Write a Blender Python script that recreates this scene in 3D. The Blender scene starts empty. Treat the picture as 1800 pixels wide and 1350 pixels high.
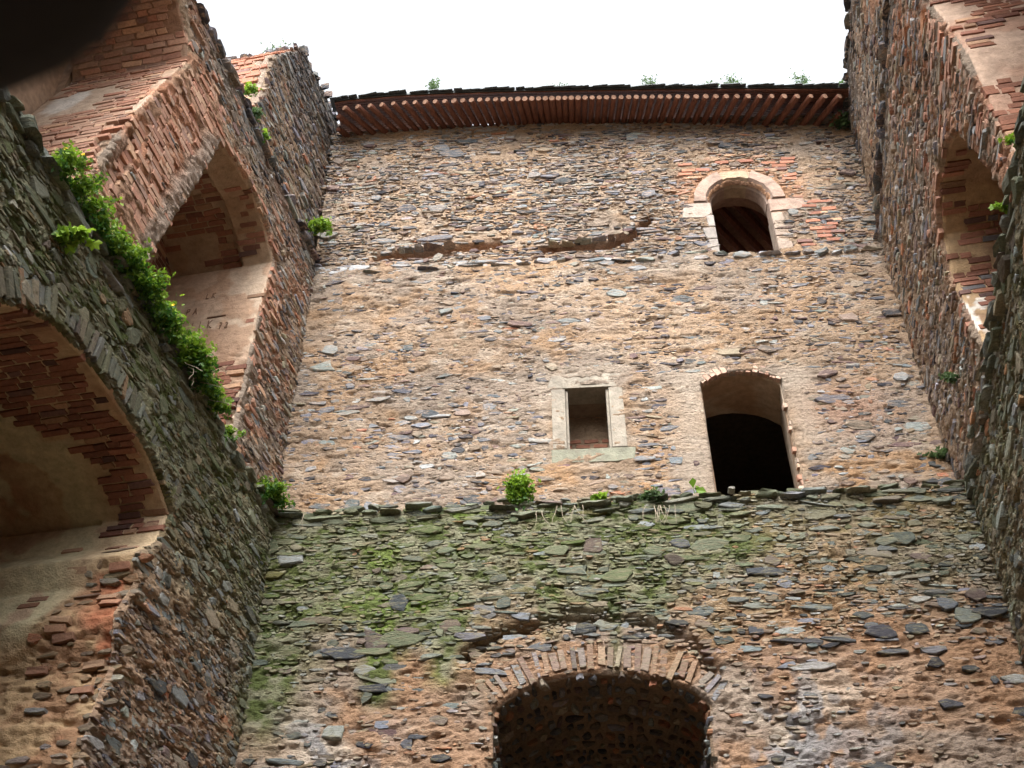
import bpy, math, random
import numpy as np
from mathutils import Vector, Matrix
from mathutils.geometry import tessellate_polygon
rng = np.random.default_rng(11); random.seed(5)
S = bpy.context.scene; COL = S.collection
R = math.radians
# ------------------------------------------------------------------ camera, sky, sun, exposure
cd = bpy.data.cameras.new('camera'); cam = bpy.data.objects.new('camera', cd); COL.objects.link(cam)
CAMZ = 1.6; PITCH = R(41)
cam.location = (0, 0, CAMZ); cam.rotation_euler = (R(90)+PITCH, 0, 0)
cd.sensor_width = 36; cd.lens = 40.2; cd.clip_start = .05; cd.clip_end = 500
cd.dof.use_dof = True; cd.dof.focus_distance = 14; cd.dof.aperture_fstop = 4.5
S.camera = cam
W = bpy.data.worlds.new('World'); S.world = W; W.use_nodes = True
nt = W.node_tree; nt.nodes.clear()
SUN_EL, SUN_AZ = R(47), R(190)
sky = nt.nodes.new('ShaderNodeTexSky'); sky.sky_type = 'NISHITA'; sky.sun_disc = False
sky.sun_elevation = SUN_EL; sky.sun_rotation = SUN_AZ; sky.air_density = 1.0; sky.dust_density = 5.0; sky.ozone_density = 1.0
hs = nt.nodes.new('ShaderNodeHueSaturation'); hs.inputs['Saturation'].default_value = .18; hs.inputs['Value'].default_value = 1.0
nt.links.new(sky.outputs[0], hs.inputs['Color'])
bgn = nt.nodes.new('ShaderNodeBackground'); bgn.inputs[1].default_value = .15
wo = nt.nodes.new('ShaderNodeOutputWorld')
nt.links.new(hs.outputs[0], bgn.inputs[0]); nt.links.new(bgn.outputs[0], wo.inputs[0])
sl = bpy.data.lights.new('sun', 'SUN'); sl.energy = .6; sl.angle = R(40); sl.color = (1, .95, .88)
so = bpy.data.objects.new('sun', sl); COL.objects.link(so)
so.rotation_euler = (R(90)-SUN_EL, 0, R(180)-SUN_AZ)
S.view_settings.view_transform = 'Standard'; S.view_settings.look = 'None'
S.view_settings.exposure = 2.14; S.view_settings.gamma = 1
S.render.engine = 'CYCLES'
S.cycles.max_bounces = 6; S.cycles.diffuse_bounces = 4

# ------------------------------------------------------------------ numpy noise
_T = rng.random((256, 256))
def vnoise(x, y):
    x = np.asarray(x, float); y = np.asarray(y, float)
    xi = np.floor(x).astype(int); yi = np.floor(y).astype(int)
    fx = x-xi; fy = y-yi; fx = fx*fx*(3-2*fx); fy = fy*fy*(3-2*fy)
    a = _T[xi & 255, yi & 255]; b = _T[(xi+1) & 255, yi & 255]
    c = _T[xi & 255, (yi+1) & 255]; d = _T[(xi+1) & 255, (yi+1) & 255]
    return (a*(1-fx)+b*fx)*(1-fy)+(c*(1-fx)+d*fx)*fy
def fbm(x, y, o=4, g=.5):
    s = 0; a = 1; t = 0
    for i in range(o):
        s = s+a*vnoise(x*2**i+17.3*i, y*2**i+9.1*i); t += a; a *= g
    return s/t
def ss(a, b, x):
    t = np.clip((np.asarray(x)-a)/(b-a), 0, 1); return t*t*(3-2*t)
def lerp(A, B, t):
    return A+(B-A)*np.asarray(t)[..., None]
def C3(*c): return np.array(c, float)
def inpoly(u, v, poly):
    ins = np.zeros(np.shape(u), bool); n = len(poly)
    for i in range(n):
        x1, y1 = poly[i]; x2, y2 = poly[(i+1) % n]
        if y1 == y2: continue
        c = ((y1 > v) != (y2 > v)) & (u < (x2-x1)*(v-y1)/(y2-y1)+x1)
        ins ^= c
    return ins
def segdist(u, v, pts):
    d = np.full(np.shape(u), 1e9)
    for (x1, y1), (x2, y2) in zip(pts[:-1], pts[1:]):
        dx, dy = x2-x1, y2-y1
        t = np.clip(((u-x1)*dx+(v-y1)*dy)/(dx*dx+dy*dy+1e-12), 0, 1)
        d = np.minimum(d, np.hypot(u-x1-t*dx, v-y1-t*dy))
    return d

# ------------------------------------------------------------------ materials
def newmat(name):
    m = bpy.data.materials.new(name); m.use_nodes = True
    n = m.node_tree; b = n.nodes['Principled BSDF']; return m, n, b
def N(n, t, **k):
    x = n.nodes.new(t)
    for a, v in k.items():
        if hasattr(x, a): setattr(x, a, v)
    return x
def masonry_mat(name, rough, fine, bumps, zs=2.6, varlo=.72, varhi=1.25, smear=None, sm=(.5, .62, .75)):
    """base colour from the 'Col' attribute, grain from stretched noise, fine relief by bump"""
    m, n, b = newmat(name); L = n.links
    at = N(n, 'ShaderNodeAttribute'); at.attribute_name = 'Col'
    geo = N(n, 'ShaderNodeNewGeometry'); mp = N(n, 'ShaderNodeMapping'); mp.inputs['Scale'].default_value = (1, 1, zs)
    L.new(geo.outputs['Position'], mp.inputs[0])
    n1 = N(n, 'ShaderNodeTexNoise'); n1.inputs['Scale'].default_value = fine; n1.inputs['Detail'].default_value = 6; n1.inputs['Roughness'].default_value = .7
    L.new(mp.outputs[0], n1.inputs[0])
    mr = N(n, 'ShaderNodeMapRange'); mr.inputs[1].default_value = .3; mr.inputs[2].default_value = .7; mr.inputs[3].default_value = varlo; mr.inputs[4].default_value = varhi
    L.new(n1.outputs[0], mr.inputs[0])
    mx = N(n, 'ShaderNodeVectorMath', operation='SCALE')
    src = at.outputs[0]
    if smear:      # mortar or lichen left sticking on the stone faces
        n2 = N(n, 'ShaderNodeTexNoise'); n2.inputs['Scale'].default_value = 7; n2.inputs['Detail'].default_value = 7; n2.inputs['Roughness'].default_value = .75
        L.new(mp.outputs[0], n2.inputs[0]); m2 = N(n, 'ShaderNodeMapRange'); m2.inputs[1].default_value = sm[0]; m2.inputs[2].default_value = sm[1]; m2.inputs[4].default_value = sm[2]
        L.new(n2.outputs[0], m2.inputs[0]); mc = N(n, 'ShaderNodeMix'); mc.data_type = 'RGBA'; mc.inputs['B'].default_value = (*smear, 1)
        L.new(m2.outputs[0], mc.inputs['Factor']); L.new(src, mc.inputs['A']); src = mc.outputs['Result']
    L.new(src, mx.inputs[0]); L.new(mr.outputs[0], mx.inputs['Scale']); L.new(mx.outputs[0], b.inputs['Base Color'])
    b.inputs['Roughness'].default_value = rough; b.inputs['Specular IOR Level'].default_value = .25
    prev = None
    for sc, dist in bumps:
        nn = N(n, 'ShaderNodeTexNoise'); nn.inputs['Scale'].default_value = sc; nn.inputs['Detail'].default_value = 5; nn.inputs['Roughness'].default_value = .65
        L.new(mp.outputs[0], nn.inputs[0])
        bp = N(n, 'ShaderNodeBump'); bp.inputs['Distance'].default_value = dist; bp.inputs['Strength'].default_value = 1
        L.new(nn.outputs[0], bp.inputs['Height'])
        if prev: L.new(prev.outputs[0], bp.inputs['Normal'])
        prev = bp
    L.new(prev.outputs[0], b.inputs['Normal'])
    return m
M_mortar = masonry_mat('lime mortar', .95, 22, [(12, .06), (40, .03)], 2.6, .62, 1.28)
M_plaster = masonry_mat('old plaster', .92, 9, [(9, .02), (50, .012)], 1.2, .68, 1.2)
M_stone = M_stoneA = masonry_mat('slate rubble', .8, 26, [(14, .025), (55, .012)], 5.0, .6, 1.4, (.42, .31, .23))
M_stoneB = masonry_mat('slate rubble with lichen', .85, 26, [(14, .025), (55, .012)], 5.0, .6, 1.4, (.20, .18, .115))
M_brick = masonry_mat('fired brick', .9, 34, [(30, .008), (90, .004)], 1.5)
M_dress = masonry_mat('dressed sandstone', .9, 6, [(14, .02), (90, .008)], 1.0, .62, 1.2, (.22, .17, .13), (.52, .72, .6))
def flat_mat(name, col, rough=.9, sc=20, lo=.7, hi=1.2, bump=.01, st=(1, 1, 1)):
    m, n, b = newmat(name); L = n.links
    geo = N(n, 'ShaderNodeNewGeometry'); mp = N(n, 'ShaderNodeMapping'); mp.inputs['Scale'].default_value = st
    L.new(geo.outputs['Position'], mp.inputs[0])
    n1 = N(n, 'ShaderNodeTexNoise'); n1.inputs['Scale'].default_value = sc; n1.inputs['Detail'].default_value = 6
    L.new(mp.outputs[0], n1.inputs[0])
    mr = N(n, 'ShaderNodeMapRange'); mr.inputs[1].default_value = .3; mr.inputs[2].default_value = .7; mr.inputs[3].default_value = lo; mr.inputs[4].default_value = hi
    L.new(n1.outputs[0], mr.inputs[0])
    mx = N(n, 'ShaderNodeVectorMath', operation='SCALE'); mx.inputs[0].default_value = col
    L.new(mr.outputs[0], mx.inputs['Scale']); L.new(mx.outputs[0], b.inputs['Base Color'])
    bp = N(n, 'ShaderNodeBump'); bp.inputs['Distance'].default_value = bump; L.new(n1.outputs[0], bp.inputs['Height']); L.new(bp.outputs[0], b.inputs['Normal'])
    b.inputs['Roughness'].default_value = rough; b.inputs['Specular IOR Level'].default_value = .3
    return m
M_core = flat_mat('wall core', (.32, .22, .15), .95, 12)
M_dark = flat_mat('dark interior stone', (.10, .075, .055), .95, 12)  # even dark brown for the room and passage walls
M_wood = flat_mat('red brown stained timber', (.15, .058, .035), .7, 9, .6, 1.3, .006, (6, 1, 1))
M_woodend = flat_mat('weathered timber ends', (.20, .11, .07), .8, 30)
M_slate = flat_mat('roof slate', (.075, .09, .095), .55, 20)
M_old = flat_mat('old dark timber', (.26, .16, .11), .85, 15)
M_ground = flat_mat('earth', (.22, .17, .11), .95, 3, .7, 1.2, .03)
M_dry = flat_mat('dry stalk', (.30, .25, .19), .8, 30)
M_letter = flat_mat('scratch', (.17, .10, .065), .95, 30)
M_petal = flat_mat('yellow petal', (.85, .55, .03), .6, 30)
def leaf_mat(name, a, bcol):
    m, n, b = newmat(name); L = n.links
    at = N(n, 'ShaderNodeAttribute'); at.attribute_name = 'Col'
    mx = N(n, 'ShaderNodeMix'); mx.data_type = 'RGBA'
    mx.inputs['A'].default_value = (*a, 1); mx.inputs['B'].default_value = (*bcol, 1)
    L.new(at.outputs['Fac'], mx.inputs['Factor'])
    L.new(mx.outputs['Result'], b.inputs['Base Color']); b.inputs['Roughness'].default_value = .5
    tr = N(n, 'ShaderNodeBsdfTranslucent'); ms = N(n, 'ShaderNodeMixShader'); ms.inputs[0].default_value = .45
    L.new(mx.outputs['Result'], tr.inputs[0]); L.new(b.outputs[0], ms.inputs[1]); L.new(tr.outputs[0], ms.inputs[2])
    L.new(ms.outputs[0], n.nodes['Material Output'].inputs[0])
    return m
M_leaf = leaf_mat('fresh green leaves', (.03, .105, .012), (.27, .42, .035))
M_leaf2 = leaf_mat('dull green leaves', (.04, .08, .03), (.12, .19, .07))

# ------------------------------------------------------------------ object helpers
def link(o, parent=None):
    COL.objects.link(o)
    if parent is not None: o.parent = parent
    return o
def mesh_obj(name, V, F, mat, parent=None, col=None, smooth=False, kind=None):
    V = np.asarray(V, np.float32); me = bpy.data.meshes.new(name)
    if isinstance(F, np.ndarray) and F.ndim == 2:
        nf, k = F.shape
        me.vertices.add(len(V)); me.vertices.foreach_set('co', V.ravel())
        me.loops.add(nf*k); me.loops.foreach_set('vertex_index', F.astype(np.int32).ravel())
        me.polygons.add(nf); me.polygons.foreach_set('loop_start', np.arange(0, nf*k, k, dtype=np.int32))
        me.polygons.foreach_set('use_smooth', np.zeros(nf, bool)); me.update(calc_edges=True)
    else:
        me.from_pydata([tuple(map(float, v)) for v in V], [], [tuple(map(int, f)) for f in F])
    if col is not None:
        a = me.color_attributes.new('Col', 'FLOAT_COLOR', 'POINT')
        c = np.ones((len(V), 4), np.float32); c[:, :3] = np.clip(col, 0, 1); a.data.foreach_set('color', c.ravel())
    if smooth: me.polygons.foreach_set('use_smooth', np.ones(len(me.polygons), bool))
    me.materials.append(mat); o = bpy.data.objects.new(name, me); link(o, parent)
    if kind: o['kind'] = kind
    return o
def thing(name, label, cat, group=None):
    o = bpy.data.objects.new(name, None); COL.objects.link(o); o['label'] = label; o['category'] = cat
    o.empty_display_size = .1
    if group: o['group'] = group
    return o
def tube(pts, rad, k=6):
    pts = [Vector(p) for p in pts]; V = []; Fc = []
    for i, p in enumerate(pts):
        d = (pts[min(i+1, len(pts)-1)]-pts[max(i-1, 0)]).normalized()
        a = d.cross(Vector((0, 0, 1)) if abs(d.z) < .9 else Vector((1, 0, 0))).normalized(); b = d.cross(a)
        r = rad[i] if isinstance(rad, (list, tuple)) else rad
        for j in range(k):
            t = 2*math.pi*j/k; V.append(p+(a*math.cos(t)+b*math.sin(t))*r)
    for i in range(len(pts)-1):
        for j in range(k):
            Fc.append((i*k+j, i*k+(j+1) % k, (i+1)*k+(j+1) % k, (i+1)*k+j))
    Fc.append(tuple(range(k))); Fc.append(tuple((len(pts)-1)*k+j for j in range(k)))
    return V, Fc
def join_lists(parts):
    V = []; Fc = []
    for v, f in parts:
        o = len(V); V += list(v); Fc += [tuple(i+o for i in q) for q in f]
    return V, Fc

# ------------------------------------------------------------------ wall frames: (u along, z up, n out of the wall towards the court)
class Frame:
    def __init__(s, o, d, n):
        s.o = np.array([o[0], o[1], 0.]); d = np.array([d[0], d[1], 0.]); s.U = d/np.linalg.norm(d)
        nn = np.array([n[0], n[1], 0.]); nn -= s.U*np.dot(nn, s.U); s.N = nn/np.linalg.norm(nn)
    def __call__(s, u, z, n):
        u, z, n = np.broadcast_arrays(u, z, n)
        return s.o+u[..., None]*s.U+n[..., None]*s.N+z[..., None]*np.array([0, 0, 1.])
BL = Frame((0, 11), (1, -.07), (0, -1)); BU = Frame((0, 11.5), (1, -.07), (0, -1))
LL = Frame((-2.79, 11.19), (-.21, -1), (1, 0)); LA = Frame((-2.914, 11.70), (-.21, -1), (1, 0))
RL = Frame((5.09, 10.64), (-.21, -1), (-1, 0)); RA = Frame((5.32, 11.127), (-.21, -1), (-1, 0))
def shift(f, n):
    g = Frame((0, 0), f.U[:2], f.N[:2]); g.o = f.o+f.N*n; return g
LB = shift(LA, -.13); RB = shift(RA, -.10); RL = shift(RL, -.13)
FPX = 2010.; cp, sp = math.cos(PITCH), math.sin(PITCH)
def project(P):
    q = P-np.array([0, 0, CAMZ]); f = q[..., 1]*cp+q[..., 2]*sp; up = -q[..., 1]*sp+q[..., 2]*cp
    return 900+FPX*q[..., 0]/np.maximum(f, .01), 675-FPX*up/np.maximum(f, .01), f
def hitp(px, py, fr):
    a = (px-900)/FPX; b = (675-py)/FPX
    r = np.array([a, cp-b*sp, sp+b*cp]); c = np.array([0, 0, CAMZ])
    t = np.dot(fr.o-c, fr.N)/np.dot(r, fr.N); p = c+t*r
    return float(np.dot(p-fr.o, fr.U)), float(p[2])

# ------------------------------------------------------------------ masonry generator
class Sweep:      # surface of an opening's reveal: u runs along the profile, v goes into the wall
    def __init__(s, fr, prof, n0=-.03, taper=0.):
        s.fr = fr; s.p = np.array(prof, float); d = np.diff(s.p, axis=0); s.L = np.hypot(d[:, 0], d[:, 1])
        s.cum = np.r_[0, np.cumsum(s.L)]; s.len = s.cum[-1]; s.n0 = n0; s.taper = taper
        t = d/s.L[:, None]; c = s.p.mean(0); nn = np.stack([t[:, 1], -t[:, 0]], 1)
        s.t = t
        mid = (s.p[:-1]+s.p[1:])/2
        sg = np.sign(((c-mid)*nn).sum(1).sum()); s.nn = nn*sg
        # vertex normals for smooth interpolation
        vn = np.zeros_like(s.p); vn[:-1] += s.nn; vn[1:] += s.nn; s.vn = vn/np.linalg.norm(vn, axis=1)[:, None]
    def at(s, u):
        u = np.clip(u, 0, s.len); i = np.clip(np.searchsorted(s.cum, u, 'right')-1, 0, len(s.L)-1)
        f = (u-s.cum[i])/s.L[i]; P = s.p[i]*(1-f)[..., None]+s.p[i+1]*f[..., None]
        Nn = s.vn[i]*(1-f)[..., None]+s.vn[i+1]*f[..., None]; return P, Nn
    def __call__(s, u, v, n):
        u, v, n = np.broadcast_arrays(np.asarray(u, float), np.asarray(v, float), np.asarray(n, float))
        P, Nn = s.at(u); Q = P+Nn*(n-s.taper*v)[..., None]
        return s.fr(Q[..., 0], Q[..., 1], s.n0-v)

K = 7
def make_stones(mapf, cu, cv, a, b, h, ang, brick=False, n0=0., tone=None):
    """all stones of one batch, same topology: base ring, shoulder ring, face ring, centre"""
    n = len(cu)
    if brick:
        kk = 8; ox = np.array([-1, 0, 1, 1, 1, 0, -1, -1.]); oy = np.array([-1, -1, -1, 0, 1, 1, 1, 0.])
        ox = np.tile(ox, (n, 1))+rng.normal(0, .035, (n, kk)); oy = np.tile(oy, (n, 1))+rng.normal(0, .07, (n, kk))
        sc2 = .93
    else:
        kk = K; th = (np.arange(kk)/kk)[None]*2*np.pi+rng.uniform(-.30, .30, (n, kk))+rng.uniform(0, 6.28, (n, 1))
        r = 1+rng.uniform(-.30, .14, (n, kk)); c, s_ = np.cos(th), np.sin(th)
        p = rng.uniform(3, 7, (n, 1)); q = (np.abs(c)**p+np.abs(s_)**p)**(-1/p)
        ox = c*q*r; oy = s_*q*r; tp = rng.uniform(-.5, .5, (n, 1)); oy = oy*(1-.45*rng.random((n, 1))*np.abs(ox)**1.5)*(1+tp*ox*.6); sc2 = rng.uniform(.72, .92, (n, 1))
    ca, sa = np.cos(ang)[:, None], np.sin(ang)[:, None]
    tu = rng.uniform(-.35, .35, (n, 1)); tv = rng.uniform(-.5, .35, (n, 1))*(0.25 if brick else 1)
    if brick: tu = tu*.2
    def ring(sc, nz, tilt):
        x = ox*sc; y = oy*sc
        X = x*a[:, None]; Y = y*b[:, None]
        u = cu[:, None]+X*ca-Y*sa; v = cv[:, None]+X*sa+Y*ca
        nn = nz[:, None]+tilt*(x*tu+y*tv)*h[:, None]
        if tilt: nn = nn+rng.normal(0, .05 if brick else .12, x.shape)*h[:, None]
        return mapf(u, v, nn)
    base = ring(1.0, np.full(n, n0-.035), 0); sh = ring(.97, n0+h*.72, .8); fc = ring(sc2, n0+h, 1.)
    ctr = mapf(cu, cv, n0+h*1.03)[:, None]
    V = np.concatenate([base, sh, fc, ctr], 1)
    return V, kk
def stone_faces(kk):
    q = []; 
    for r in range(2):
        for j in range(kk):
            j2 = (j+1) % kk
            q += [(r*kk+j, r*kk+j2, (r+1)*kk+j2), (r*kk+j, (r+1)*kk+j2, (r+1)*kk+j)]
    q += [(2*kk+j, 2*kk+(j+1) % kk, 3*kk) for j in range(kk)]
    return np.array(q)
SF = {7: stone_faces(7), 8: stone_faces(8)}

PAL = np.array([(.17, .18, .20), (.085, .09, .10), (.05, .05, .058), (.15, .115, .095), (.13, .09, .085), (.30, .31, .31), (.27, .22, .165), (.24, .24, .225), (.36, .17, .10)])
def pick_stone(n, w):
    w = np.array(w, float); w /= w.sum(); i = rng.choice(len(PAL), n, p=w)
    c = PAL[i]*rng.uniform(.75, 1.3, (n, 1)); return c*(1+rng.normal(0, .04, (n, 3)))
W_SIDE = [1.8, 1.1, .5, 1.5, 1.2, 1.2, 3, 2, .9]
W_UP = [3.2, 2.4, 1.4, 1.7, 1.3, 1.5, 1.5, 2, .35]
W_LOW = [3, 3.5, 2.2, 1.5, 1.2, .4, .6, 1.3, .3]
def brick_col(n):
    c = lerp(np.tile(C3(.35, .16, .10), (n, 1)), C3(.26, .12, .085), rng.random(n))
    k = rng.random(n) < .12; c[k] = C3(.44, .27, .17)
    k = rng.random(n) < .08; c[k] = C3(.17, .10, .085)
    return c*rng.uniform(.8, 1.2, (n, 1))

def layout(u0, u1, v0, v1, rh, ln, cover, seed):
    """irregular courses; returns cu cv a b ang"""
    rg = np.random.default_rng(seed); out = []
    v = v0
    while v < v1:
        hgt = rg.uniform(*rh); u = u0-rg.uniform(0, .2); ph = rg.uniform(0, 100)
        while u < u1:
            L = rg.uniform(*ln)*(.6+.9*rg.random()**2); H = hgt*rg.uniform(.62, 1.08)
            if rg.random() < .22: H *= .55
            if rg.random() < cover:
                out.append((u+L/2, v+hgt/2+rg.normal(0, .12)*hgt, L/2*.93, H/2, rg.normal(0, .09)))
            u += L*rg.uniform(.98, 1.18)
        v += hgt*rg.uniform(.92, 1.05)
    A = np.array(out); A[:, 1] += .05*(fbm(A[:, 0]*.7+seed, A[:, 1]*.3, 2)-.5)
    return A.T
class Batch:
    """collects the pieces of one thing: the 300 that show largest become parts, the rest one stuff part"""
    def __init__(s, root): s.root = root; s.d = {}
    def add(s, name, V, kk, col, mat):
        c = V.mean(1); x, y, f = project(c); X, Y, _ = project(V)
        ar = (X.max(1)-X.min(1))*(Y.max(1)-Y.min(1))
        ok = (x > -20) & (x < 1820) & (y > -20) & (y < 1370) & (f > 0)
        s.d.setdefault((name, kk, mat.name), []).append((V, col, np.where(ok, ar, ar*1e-4)))
    def finish(s, cap=300, minarea=110):
        used = {}
        for (name, kk, mn), L in s.d.items():
            V = np.concatenate([l[0] for l in L]); c = np.concatenate([l[1] for l in L]); ar = np.concatenate([l[2] for l in L])
            mat = bpy.data.materials[mn]; o = np.argsort(-ar); room = cap-used.get(name, 0)
            k = min(room, int((ar > minarea).sum())); used[name] = used.get(name, 0)+k
            F = SF[kk]; nv = V.shape[1]
            for i in o[:k]:
                mesh_obj(name, V[i], F, mat, s.root, np.tile(c[i], (nv, 1)))
            r = o[k:]
            if len(r):
                Vr = V[r].reshape(-1, 3); Fr = (F[None]+(np.arange(len(r))*nv)[:, None, None]).reshape(-1, 3)
                mesh_obj('small_'+name+'s', Vr, Fr, mat, s.root, np.repeat(c[r], nv, 0), kind='stuff')

def sheet(name, mapf, u0, u1, v0, v1, step, inside, disp, colf, mat, parent, sink=-.05):
    nu = max(2, int((u1-u0)/step)+1); nv = max(2, int((v1-v0)/step)+1)
    u = np.linspace(u0, u1, nu); v = np.linspace(v0, v1, nv); UU, VV = np.meshgrid(u, v, indexing='ij')
    UU = UU+0; 
    ok = inside(UU, VV) if inside is not None else np.ones(UU.shape, bool)
    cell = ok[:-1, :-1] & ok[1:, :-1] & ok[:-1, 1:] & ok[1:, 1:]
    cnt = np.zeros(UU.shape, int)
    cnt[:-1, :-1] += cell; cnt[1:, :-1] += cell; cnt[:-1, 1:] += cell; cnt[1:, 1:] += cell
    D = disp(UU, VV); D = np.where(cnt < 4, sink, D)
    P = mapf(UU, VV, D); Cc = colf(UU, VV)
    idx = np.arange(UU.size).reshape(UU.shape); i, j = np.nonzero(cell)
    F = np.stack([idx[i, j], idx[i+1, j], idx[i+1, j+1], idx[i, j+1]], 1)
    keep = cnt.ravel() > 0; remap = np.cumsum(keep)-1
    return mesh_obj(name, P.reshape(-1, 3)[keep], remap[F], mat, parent, Cc.reshape(-1, 3)[keep], smooth=True)
def body(name, fr, outer, holes, depth, mat, parent, n0=-.26):
    if n0 == -.26: depth -= .23
    nh = []
    for h in holes:      # the core stands back from the faces and reveals; the mortar sheets cover it
        H = np.array(h, float); c = H.mean(0); d = H-c; Q = H+.14*d/np.hypot(d[:, 0], d[:, 1])[:, None] if n0 == -.26 else H
        Q[:, 1] = np.maximum(Q[:, 1], H[:, 1].min()); nh.append([tuple(q) for q in Q])
    holes = nh
    loops = [[Vector((x, y, 0)) for x, y in outer]]+[[Vector((x, y, 0)) for x, y in h] for h in holes]
    tri = tessellate_polygon(loops); P = np.array([p for l in loops for p in l])[:, :2]; n = len(P)
    V = np.concatenate([fr(P[:, 0], P[:, 1], n0), fr(P[:, 0], P[:, 1], n0-depth)])
    F = [tuple(t) for t in tri]+[tuple(i+n for i in t) for t in tri]; o = 0
    for l in loops:
        m = len(l)
        for i in range(m): F.append((o+i, o+(i+1) % m, n+o+(i+1) % m, n+o+i))
        o += m
    return mesh_obj(name, V, F, mat, parent)
def rough_disp(seed, amp=1., fs=1.):
    def f(u, v):
        a = fbm(u*4*fs+seed, v*11*fs, 3)-.5; b = np.abs(fbm(u*9*fs, v*26*fs+seed, 3)-.5)
        c = fbm(u*1.1+seed*3, v*1.1, 2)-.5
        pit = ss(.60, .78, fbm(u*5*fs+seed*2, v*17*fs+3, 3))
        return amp*(.05*a-.075*b+.05*c+.010-.035*pit)
    return f
def smooth_disp(seed, amp=1.):
    return lambda u, v: amp*(.02*(fbm(u*1.7+seed, v*1.7, 3)-.5)+.006*(fbm(u*14+seed, v*14, 2)-.5))

MO_P = C3(.375, .27, .185); MO_G = C3(.33, .262, .205); MO_O = C3(.42, .255, .135); MO_W = C3(.47, .39, .31)
MOSS = C3(.085, .115, .03); MOSSB = C3(.13, .20, .03); LICH = C3(.235, .235, .15)

# ================================================================== GROUND
g = mesh_obj('ground', [(-120, -120, 0), (120, -120, 0), (120, 120, 0), (-120, 120, 0)], [(0, 1, 2, 3)], M_ground); g['kind'] = 'structure'

# ================================================================== BACK WALL, UPPER
ZL = 9.30; ZA = 14.17
def arc_pts(x0, x1, zs, zc, n=10):
    """segmental arch points from (x0,zs) over crown zc to (x1,zs)"""
    w = (x1-x0)/2; r_ = zc-zs; Rr = (w*w+r_*r_)/(2*r_); cx = (x0+x1)/2; cz = zc-Rr; t = math.asin(min(1, w/Rr))
    if r_ > w: t = math.pi-t
    return [(cx+Rr*math.sin(-t+2*t*i/n), cz+Rr*math.cos(-t+2*t*i/n)) for i in range(n+1)]
bu = thing('ruined_wall', 'tall sunlit rubble back wall above the ledge with arched window, framed window and doorway', 'wall')
def gpx(fr, pts): return [hitp(x, y, fr) for x, y in pts]
DOOR = [(2.50, 9.35)]+[(p[0], p[1]) for p in arc_pts(2.50, 3.51, 11.42, 11.60, 8)]+[(3.51, 9.35)]
SW = [(.70, 10.42), (.70, 11.45), (1.27, 11.45), (1.27, 10.42)]
AW = [(3.04, 13.93)]+arc_pts(3.02, 3.88, 15.08, 15.50, 10)+[(3.88, 13.93)]
BU_OUT = [(-3.05, 9.0), (-3.05, 17.42), (0.76, 17.36), (5.6, 17.0), (5.6, 9.0)]
def bu_in(u, z):
    return (z < 17.36-.06*np.maximum(u-.76, 0)) & ~inpoly(u, z, DOOR) & ~inpoly(u, z, SW) & ~inpoly(u, z, AW) & (u > -3.0) & (u < 5.5)
body('wall_core', BU, BU_OUT, [DOOR, SW, AW], .55, M_core, bu)
CR1 = gpx(BU, [(665, 452), (760, 440), (875, 428)]); CR2 = gpx(BU, [(955, 438), (1060, 432), (1105, 420), (1140, 385)]); CR3 = gpx(BU, [(700, 450), (790, 445)])
def bu_smooth(u, z):   # smoother, plaster-like mortar around the doorway and windows
    a = np.exp(-(segdist(u, z, [(2.25, 9.8), (2.3, 11.5)])/.30)**2)+np.exp(-(segdist(u, z, [(3.72, 11.5), (3.78, 10.5)])/.26)**2)+.8*np.exp(-(segdist(u, z, [(.4, 10.3), (.4, 11.7), (1.5, 11.8)])/.12)**2)
    return np.clip(a, 0, 1)
def bu_col(u, z):
    t = fbm(u*.9+3, z*1.3, 4); c = lerp(np.broadcast_to(MO_P, u.shape+(3,)), MO_G, ss(.42, .62, t)); c = c*(.82+.36*ss(.3, .7, fbm(u*.6+13, z*.8+4, 3)))[..., None]
    low = ss(11.0, 9.6, z); o = fbm(u*1.7+31, z*2.6+5, 4)
    c = lerp(c, MO_O, ss(.5, .66, o)*(.45+.5*low))
    w = fbm(u*3+11, z*6+7, 4); c = lerp(c, MO_W, ss(.60, .72, w)*.6)
    d = np.hypot((u-3.45)/1.05, (z-15.3)/.75); br = ss(1.15, .75, d+.5*(fbm(u*3, z*3, 3)-.5)); c = lerp(c, C3(.46, .23, .13), br*.55)
    dk = ss(16.0, 17.2, z)*0.3; c = lerp(c, C3(.30, .27, .24), dk*ss(.4, .6, w))
    c = lerp(c, MO_W*.95, bu_smooth(u, z)*.75)
    c = lerp(c, C3(.42, .2, .12), .5*np.exp(-(np.hypot((u-4.3)/.5, (z-10.9)/.4))**2))
    k = np.minimum(segdist(u, z, CR1), np.minimum(segdist(u, z, CR2), 9)); c = lerp(c, C3(.30, .15, .08), np.exp(-(k/.12)**2)*.7)
    return c
rd1 = rough_disp(2.)
def bu_disp(u, z):
    d = rd1(u, z)*(1-.6*bu_smooth(u, z))+.04*ss(14.05, 13.85, z+.02*vnoise(u*6, u*0))
    k = np.minimum(segdist(u, z-.0, CR1)/.05, segdist(u, z, CR2)/.045); k = np.minimum(k, segdist(u, z+.03, CR3)/.03)
    return d-.20*np.exp(-k**2*(.35+.6*vnoise(u*9, z*9)))
sheet('mortar_face', BU, -2.98, 5.45, 9.15, 17.4, .0185, bu_in, bu_disp, bu_col, M_mortar, bu)
B_bu = Batch(bu)
def near_poly(u, z, poly, m): return inpoly(u, z, poly) | (segdist(u, z, poly+[poly[0]]) < m)
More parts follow.
